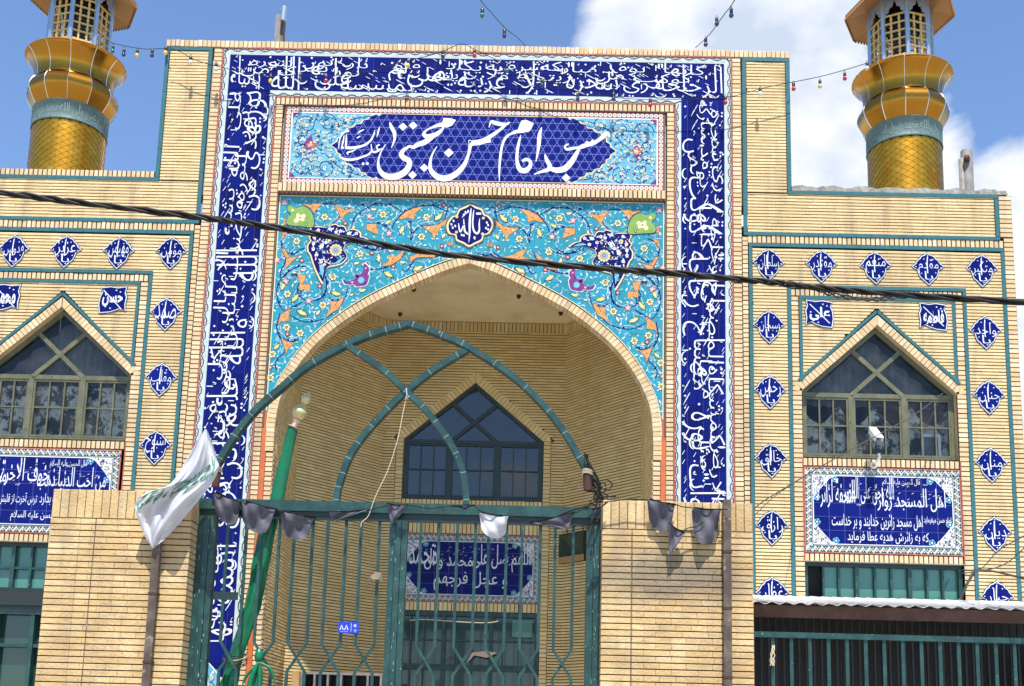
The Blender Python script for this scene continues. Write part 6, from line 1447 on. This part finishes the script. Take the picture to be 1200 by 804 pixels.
# framed board on the splayed wall of the porch
gw, L = wallf(*WALLS[2]); 
def on_wall(px, py):
    d = at(px, py, 14)-EYE; n = gw.en; k = (gw.O-EYE).dot(n)/d.dot(n); p = EYE+d*k; return (p-gw.O).dot(gw.ex), p.z
a0, z0_ = on_wall(655, 662); a1, z1_ = on_wall(688, 622)
g = G(gw.O, gw.ex, gw.en); g.box(a0, a1, z0_, z1_, .012, .05, 'black_plastic'); g.box(a0, a1, z0_-.0, z0_+.09, .013, .056, 'wood'); g.box(a0+.02, a1-.02, z0_+.1, z1_-.02, .013, .053, 'green_glass_dark')
o = g.build('notice_board'); o['label'] = 'dark glazed notice board with a wooden foot on the right porch wall'; o['category'] = 'notice board'

# ================================================================ awning and railing right of the pillar
xs0, xs1 = pr[1]+.0, XC+6.9
zf = lambda x: 3.02
g = W0(); yf, yb = 10.52, YF-.05; zfr = at(1040, 709.5, yf).z; zbk = at(1040, 702, yb).z; n = int((xs1-xs0)/.022); V = []
for i in range(n+1):
    x = xs0+(xs1-xs0)*i/n; w_ = .012*sin(x*2*pi/.13); V += [Vector((x, yf+.01*random.random(), zfr+w_)), Vector((x, yb, zbk+w_)), Vector((x, yf+.002, zfr+w_-.003))]
g.raw(V, [(3*i, 3*i+3, 3*i+4, 3*i+1) for i in range(n)]+[(3*i, 3*i+3, 3*i+5, 3*i+2) for i in range(n)], 'corrugated')
t = thing('awning', ((xs0+xs1)/2, 12.0, zfr-.2), 'white corrugated awning roof right of the gate pillar over the dark yard', 'awning'); smooth(g.build('roof_sheet', t))
g = W0(); bxw(xs0, xs1, yf+.06, yf+.12, zfr-.125, zfr-.014, 'beam_rust', g); g.build('beam', t)
for x in (xs0+.03, xs1-.05): g = W0(); bxw(x, x+.05, yf+.06, yf+.11, .12, zfr-.126, 'beam_rust', g); g.build('post', t)
g = W0(); bxw(xs1-.02, xs1, yf+.1, yb, .12, zfr, 'black_plastic', g); bxw(xs0-.02, xs0, YP+.45, yb, .12, zfr, 'black_plastic', g); bxw(xs0, xs1, YF-.2, YF-.15, .12, zbk-.05, 'black_plastic', g); g.build('yard_shade_sheets', t)  # black sheets added round the yard so it stays in deep shade
YA = 14.7*KD
t = thing('railing', ((xs0+xs1)/2, YA, .12), 'green steel railing of upright bars below the corrugated awning', 'railing')
zr = at(1040, 747, YA).z; g = W0(); bxw(xs0, xs1, YA-.03, YA+.03, zr-.028, zr+.022, 'gate_green', g); g.build('top_rail', t)
x = at(905.5, 770, YA).x; stp = (at(1189, 780, YA).x-x)/13; k = 0
while x < xs1:
    g = W0(); bxw(x-.016, x+.016, YA-.016, YA+.016, .12, zr-.028, 'gate_green', g); g.build('bar', t); x += stp; k += 1
t = thing('inner_grille', ((xs0+xs1)/2, 11.6, .12), 'dark grille of close thin bars in the shade under the awning', 'grille')
g = W0(); x = xs0+.05
while x < xs1: bxw(x-.01, x+.01, 11.59, 11.61, .12, 3.0, 'black_plastic', g); x += .075
g.build('grille_bars', t, kind='stuff')
g = W0()
for k in range(5): tube(g, crom([tuple(at(905+rn.uniform(-3, 3), y, YA-.05)) for y in (756, 762, 768, 775, 780)], 4), .004, 'rope', 4)
o = g.build('string_knot'); o['label'] = 'knotted white string on the second railing bar under the awning'; o['category'] = 'string'

# ================================================================ roof things
def roof_lamp():
    p = at(329, 46, YF+.4); t = thing('roof_floodlight', (p.x, p.y, 10.22), 'grey floodlight on a short post above the left of the portal', 'floodlight')
    g = W0(); a, b = at(323.5, 30, YF+.4), at(334, 30, YF+.4); bxw(a.x, b.x-.04, YF+.35, YF+.45, 10.0, at(327, 19, YF+.4).z, 'pipe_grey', g); bxw(b.x-.038, b.x, YF+.34, YF+.44, 10.0, at(330, 24, YF+.4).z, 'pipe_brown', g); g.build('post', t)
    g = W0(); oriented_lathe(g, at(331.5, 25, YF+.3), at(333.5, 8.5, YF+.3), [(0, 0), (.04, 0), (.042, .1), (.042, .95), (.036, 1), (0, 1)], 'silver_seam', 14); g.build('lamp_tube', t)
roof_lamp()
p = at(1133, 214, YF+.5); t = thing('flue_pipe', (p.x, p.y, 8.1), 'round grey cement flue pipe on the roof right of the right minaret', 'flue pipe')
g = W0(); r = .073; zt2 = at(1133, 176.5, YF+.5).z; lathe(g, (p.x+.012, p.y, 0), [(r, 8.1), (r, zt2-.01), (r*.9, zt2), (r*.7, zt2-.03)], 'pipe_grey', 18); lathe(g, (p.x-.05, p.y, 0), [(r*.6, 8.1), (r*.6, zt2-.12), (0, zt2-.12)], 'pipe_grey', 12); smooth(g.build('pipe', t))
g = W0(); q = at(1133, 186, YF+.42); lathe(g, (q.x, q.y-.0, q.z-.05), [(0, 0), (.035, .02), (.042, .05), (.03, .09), (0, .10)], 'rust', 8); g.build('patch', t)
# CCTV camera under the right window
q = at(1029, 514, YF-.30); t = thing('security_camera', at(1028, 545, YF-.02), 'white box security camera on a bracket below the right gabled window', 'camera')
g = G(tuple(q), (cos(.15), sin(.15), 0), Vector((sin(.15), -cos(.15)*.72, -.69)).normalized(), Vector((0, -.69, .72)).normalized()); 
g.box(-0.0396, 0.0396, -0.0324, 0.0396, -0.1872, 0.0, 'white_plastic', True); g.box(-0.0446, 0.0446, 0.036, 0.0446, -0.1944, 0.0432, 'white_plastic', True); g.box(-0.0475, -0.0418, -0.0216, 0.0403, -0.144, 0.0288, 'white_plastic', True); g.box(0.0418, 0.0475, -0.0216, 0.0403, -0.144, 0.0288, 'white_plastic', True); g.build('housing', t)
g = G(tuple(q), (cos(.15), sin(.15), 0), Vector((sin(.15), -cos(.15)*.72, -.69)).normalized(), Vector((0, -.69, .72)).normalized()); g.box(-0.0346, 0.0346, -0.0288, 0.0324, -0.0072, 0.0029, 'black_plastic'); g.ring(0, 0, .015, .03, .006, 'pipe_grey'); g.build('front', t)
g = W0(); tube(g, [at(1030, 532, YF-.24), at(1031, 536, YF-.18), at(1024, 545, YF-.03)], .014, 'white_plastic', 8); oriented_lathe(g, at(1024, 545, YF-.02), at(1024, 545.01, YF-.08), [(.045, 0), (.045, .3), (.02, 1)], 'white_plastic', 12); g.build('bracket', t)

# ================================================================ cables and light strings
def helix(pts, R, r, m, strands, turns, label):
    t = thing('power_cable', pts[0], label, 'cable'); P_ = crom([tuple(p) for p in pts], 24)
    for s in range(strands):
        g = W0(); Q2 = []
        for i, p in enumerate(P_):
            a = i*turns+2*pi*s/strands; rr = R*(1+.25*sin(i*.21+s)); Q2.append(Vector(p)+Vector((0, cos(a)*rr, sin(a)*rr)))
        tube(g, Q2, r, m, 6); smooth(g.build('strand', t))
YC = 6.9
KP = [(-420, 178), (-150, 206), (0, 226), (100, 238.5), (232, 254), (300, 263.5), (430, 284), (550, 301), (700, 314), (800, 321), (900, 330), (960, 337.5), (1040, 344), (1200, 354), (1500, 371)]
helix([at(x, y, YC) for x, y in KP], .0115, .0102, 'cable_black', 3, .30, 'thick twisted black power cable crossing before the whole mosque front')
helix([at(x, y, YC+.05) for x, y in [(560, 303), (700, 316), (800, 323), (880, 330), (935, 333), (975, 345), (1020, 351), (1060, 348), (1130, 350), (1200, 355), (1500, 372)]], .010, .006, 'thin_wire', 2, .5, 'thinner pair of black wires loosely following the thick cable on the right')
def wire(P_, Y, r, label, m='thin_wire', Y2=None):
    g = W0(); n = len(P_); tube(g, crom([tuple(at(x, y, Y+((Y2 if Y2 is not None else Y)-Y)*i/(n-1))) for i, (x, y) in enumerate(P_)], 5), r, m, 4); o = g.build('wire'); o['label'] = label; o['category'] = 'wire'
wire([(1105, 461), (1070, 487), (1010, 520), (960, 548), (900, 584), (884, 596)], YF-.3, .006, 'thin dark wire falling from the right window sash down to the right gate pillar', Y2=10.5)
wire([(1102, 463), (1085, 500), (1060, 521), (1042, 527)], YF-.25, .005, 'short dark wire looping from the right window to the security camera')
wire([(940, 560), (910, 580), (884, 604)], YF-.25, .005, 'lower thin wire leaving the panel corner towards the right gate pillar', Y2=10.5)
wire([(1128, 668), (1150, 666), (1170, 645), (1200, 628), (1240, 600)], YF-.5, .006, 'upper dark wire rising to the right edge from the strip window corner', Y2=9.5)
wire([(1128, 672), (1142, 670), (1168, 665), (1190, 652), (1230, 610)], YF-.5, .006, 'lower dark wire rising beside its twin at the right building edge', Y2=9.5)
wire([(1132, 690), (1139, 672), (1150, 668), (1180, 673), (1240, 690)], YF-.5, .009, 'black wire sagging to the right over the awning', Y2=9.5)
wire([(1125, 702), (1133, 685), (1143, 668)], YF-.3, .018, 'short thick black stay beside the strip window over the awning')
wire([(74, 341), (72, 365), (70, 390)], YF-.1, .006, 'short black wire hanging over the tip of the left gabled window')
BULB = {'r': 'bulb_red', 'y': 'bulb_yellow', 'g': 'bulb_green', 'b': 'bulb_blue', 'w': 'bulb_white'}
def lights(path, bulbs, label, Y, Y2=None):
    n = len(path); t = thing('light_string', at(*path[0], Y), label, 'light string', 'strings of coloured bulbs'); g = W0()
    yy = lambda x: Y+((Y2 or Y)-Y)*(x-path[0][0])/((path[-1][0]-path[0][0]) or 1)
    P_ = crom([tuple(at(x, y, yy(x))) for x, y in path], 6); tube(g, P_, .0055, 'thin_wire', 4); g.build('cord', t)
    for bx_, by_, c in bulbs:
        # hang below the nearest point of the cord
        p = at(bx_, by_, yy(bx_)); b = W0(); lathe(b, (p.x, p.y, p.z), [(0, -.030), (.015, -.026), (.025, -.012), (.027, 0), (.022, .014), (.015, .028)], BULB[c], 12); lathe(b, (p.x, p.y, p.z), [(.017, .028), (.019, .034), (.020, .075), (.012, .085), (.006, .085), (.005, .11)], 'black_plastic', 10); smooth(b.build('bulb', t))
YLn = YF-.17
lights([(130, 50), (147, 54), (165, 57), (179, 57.5), (200, 56)], [(132, 60, 'g'), (145, 64, 'b'), (160.5, 65, 'y'), (178, 65, 'b'), (194, 62, 'y')], 'short string of bulbs between the left minaret and the portal corner', YF+.6, YF-.12)
lights([(200, 57), (212, 61), (224, 68), (240, 74), (256, 78), (290, 86), (317, 89), (352, 88), (382, 89), (430, 84), (478, 71), (500, 66), (519, 60), (535, 53), (545, 52), (556, 58), (575, 67), (594, 76), (620, 88), (635, 92), (677, 107), (719, 114), (762, 117), (805, 116), (850, 114), (870, 110), (891, 104), (905, 101), (930, 96)],
       [(223, 73, 'w'), (253, 81, 'w'), (317, 95, 'y'), (352, 93, 'b'), (382, 95, 'r'), (478, 77, 'y'), (519, 66, 'b'), (556, 65, 'r'), (594, 83, 'g'), (635, 100, 'b'), (677, 116, 'b'), (719, 116, 'b'), (762, 123, 'r'), (850, 120, 'r'), (891, 110, 'w')], 'long sagging string of bulbs across the blue inscription band', YLn)
lights([(925, 97), (960, 90), (990, 82), (1016, 74)], [(930, 104, 'r'), (961, 101, 'y'), (990, 92, 'r'), (1016, 80, 'w')], 'short string of bulbs between the portal and the right minaret', YF-.12, YF+.5)
lights([(540, -40), (563, 0), (575, 14), (592, 33), (605, 43), (616, 54)], [(565, 18, 'g'), (591, 42, 'b')], 'bulb string rising out of view above the middle of the portal', YF-2.5, YF-.1)
lights([(880, -40), (861, 0), (848, 18), (835, 36), (826, 46), (815, 56)], [(857, 18, 'b'), (840, 28, 'b'), (827, 52, 'b')], 'bulb string rising out of view above the right of the portal', YF-2.5, YF-.1)
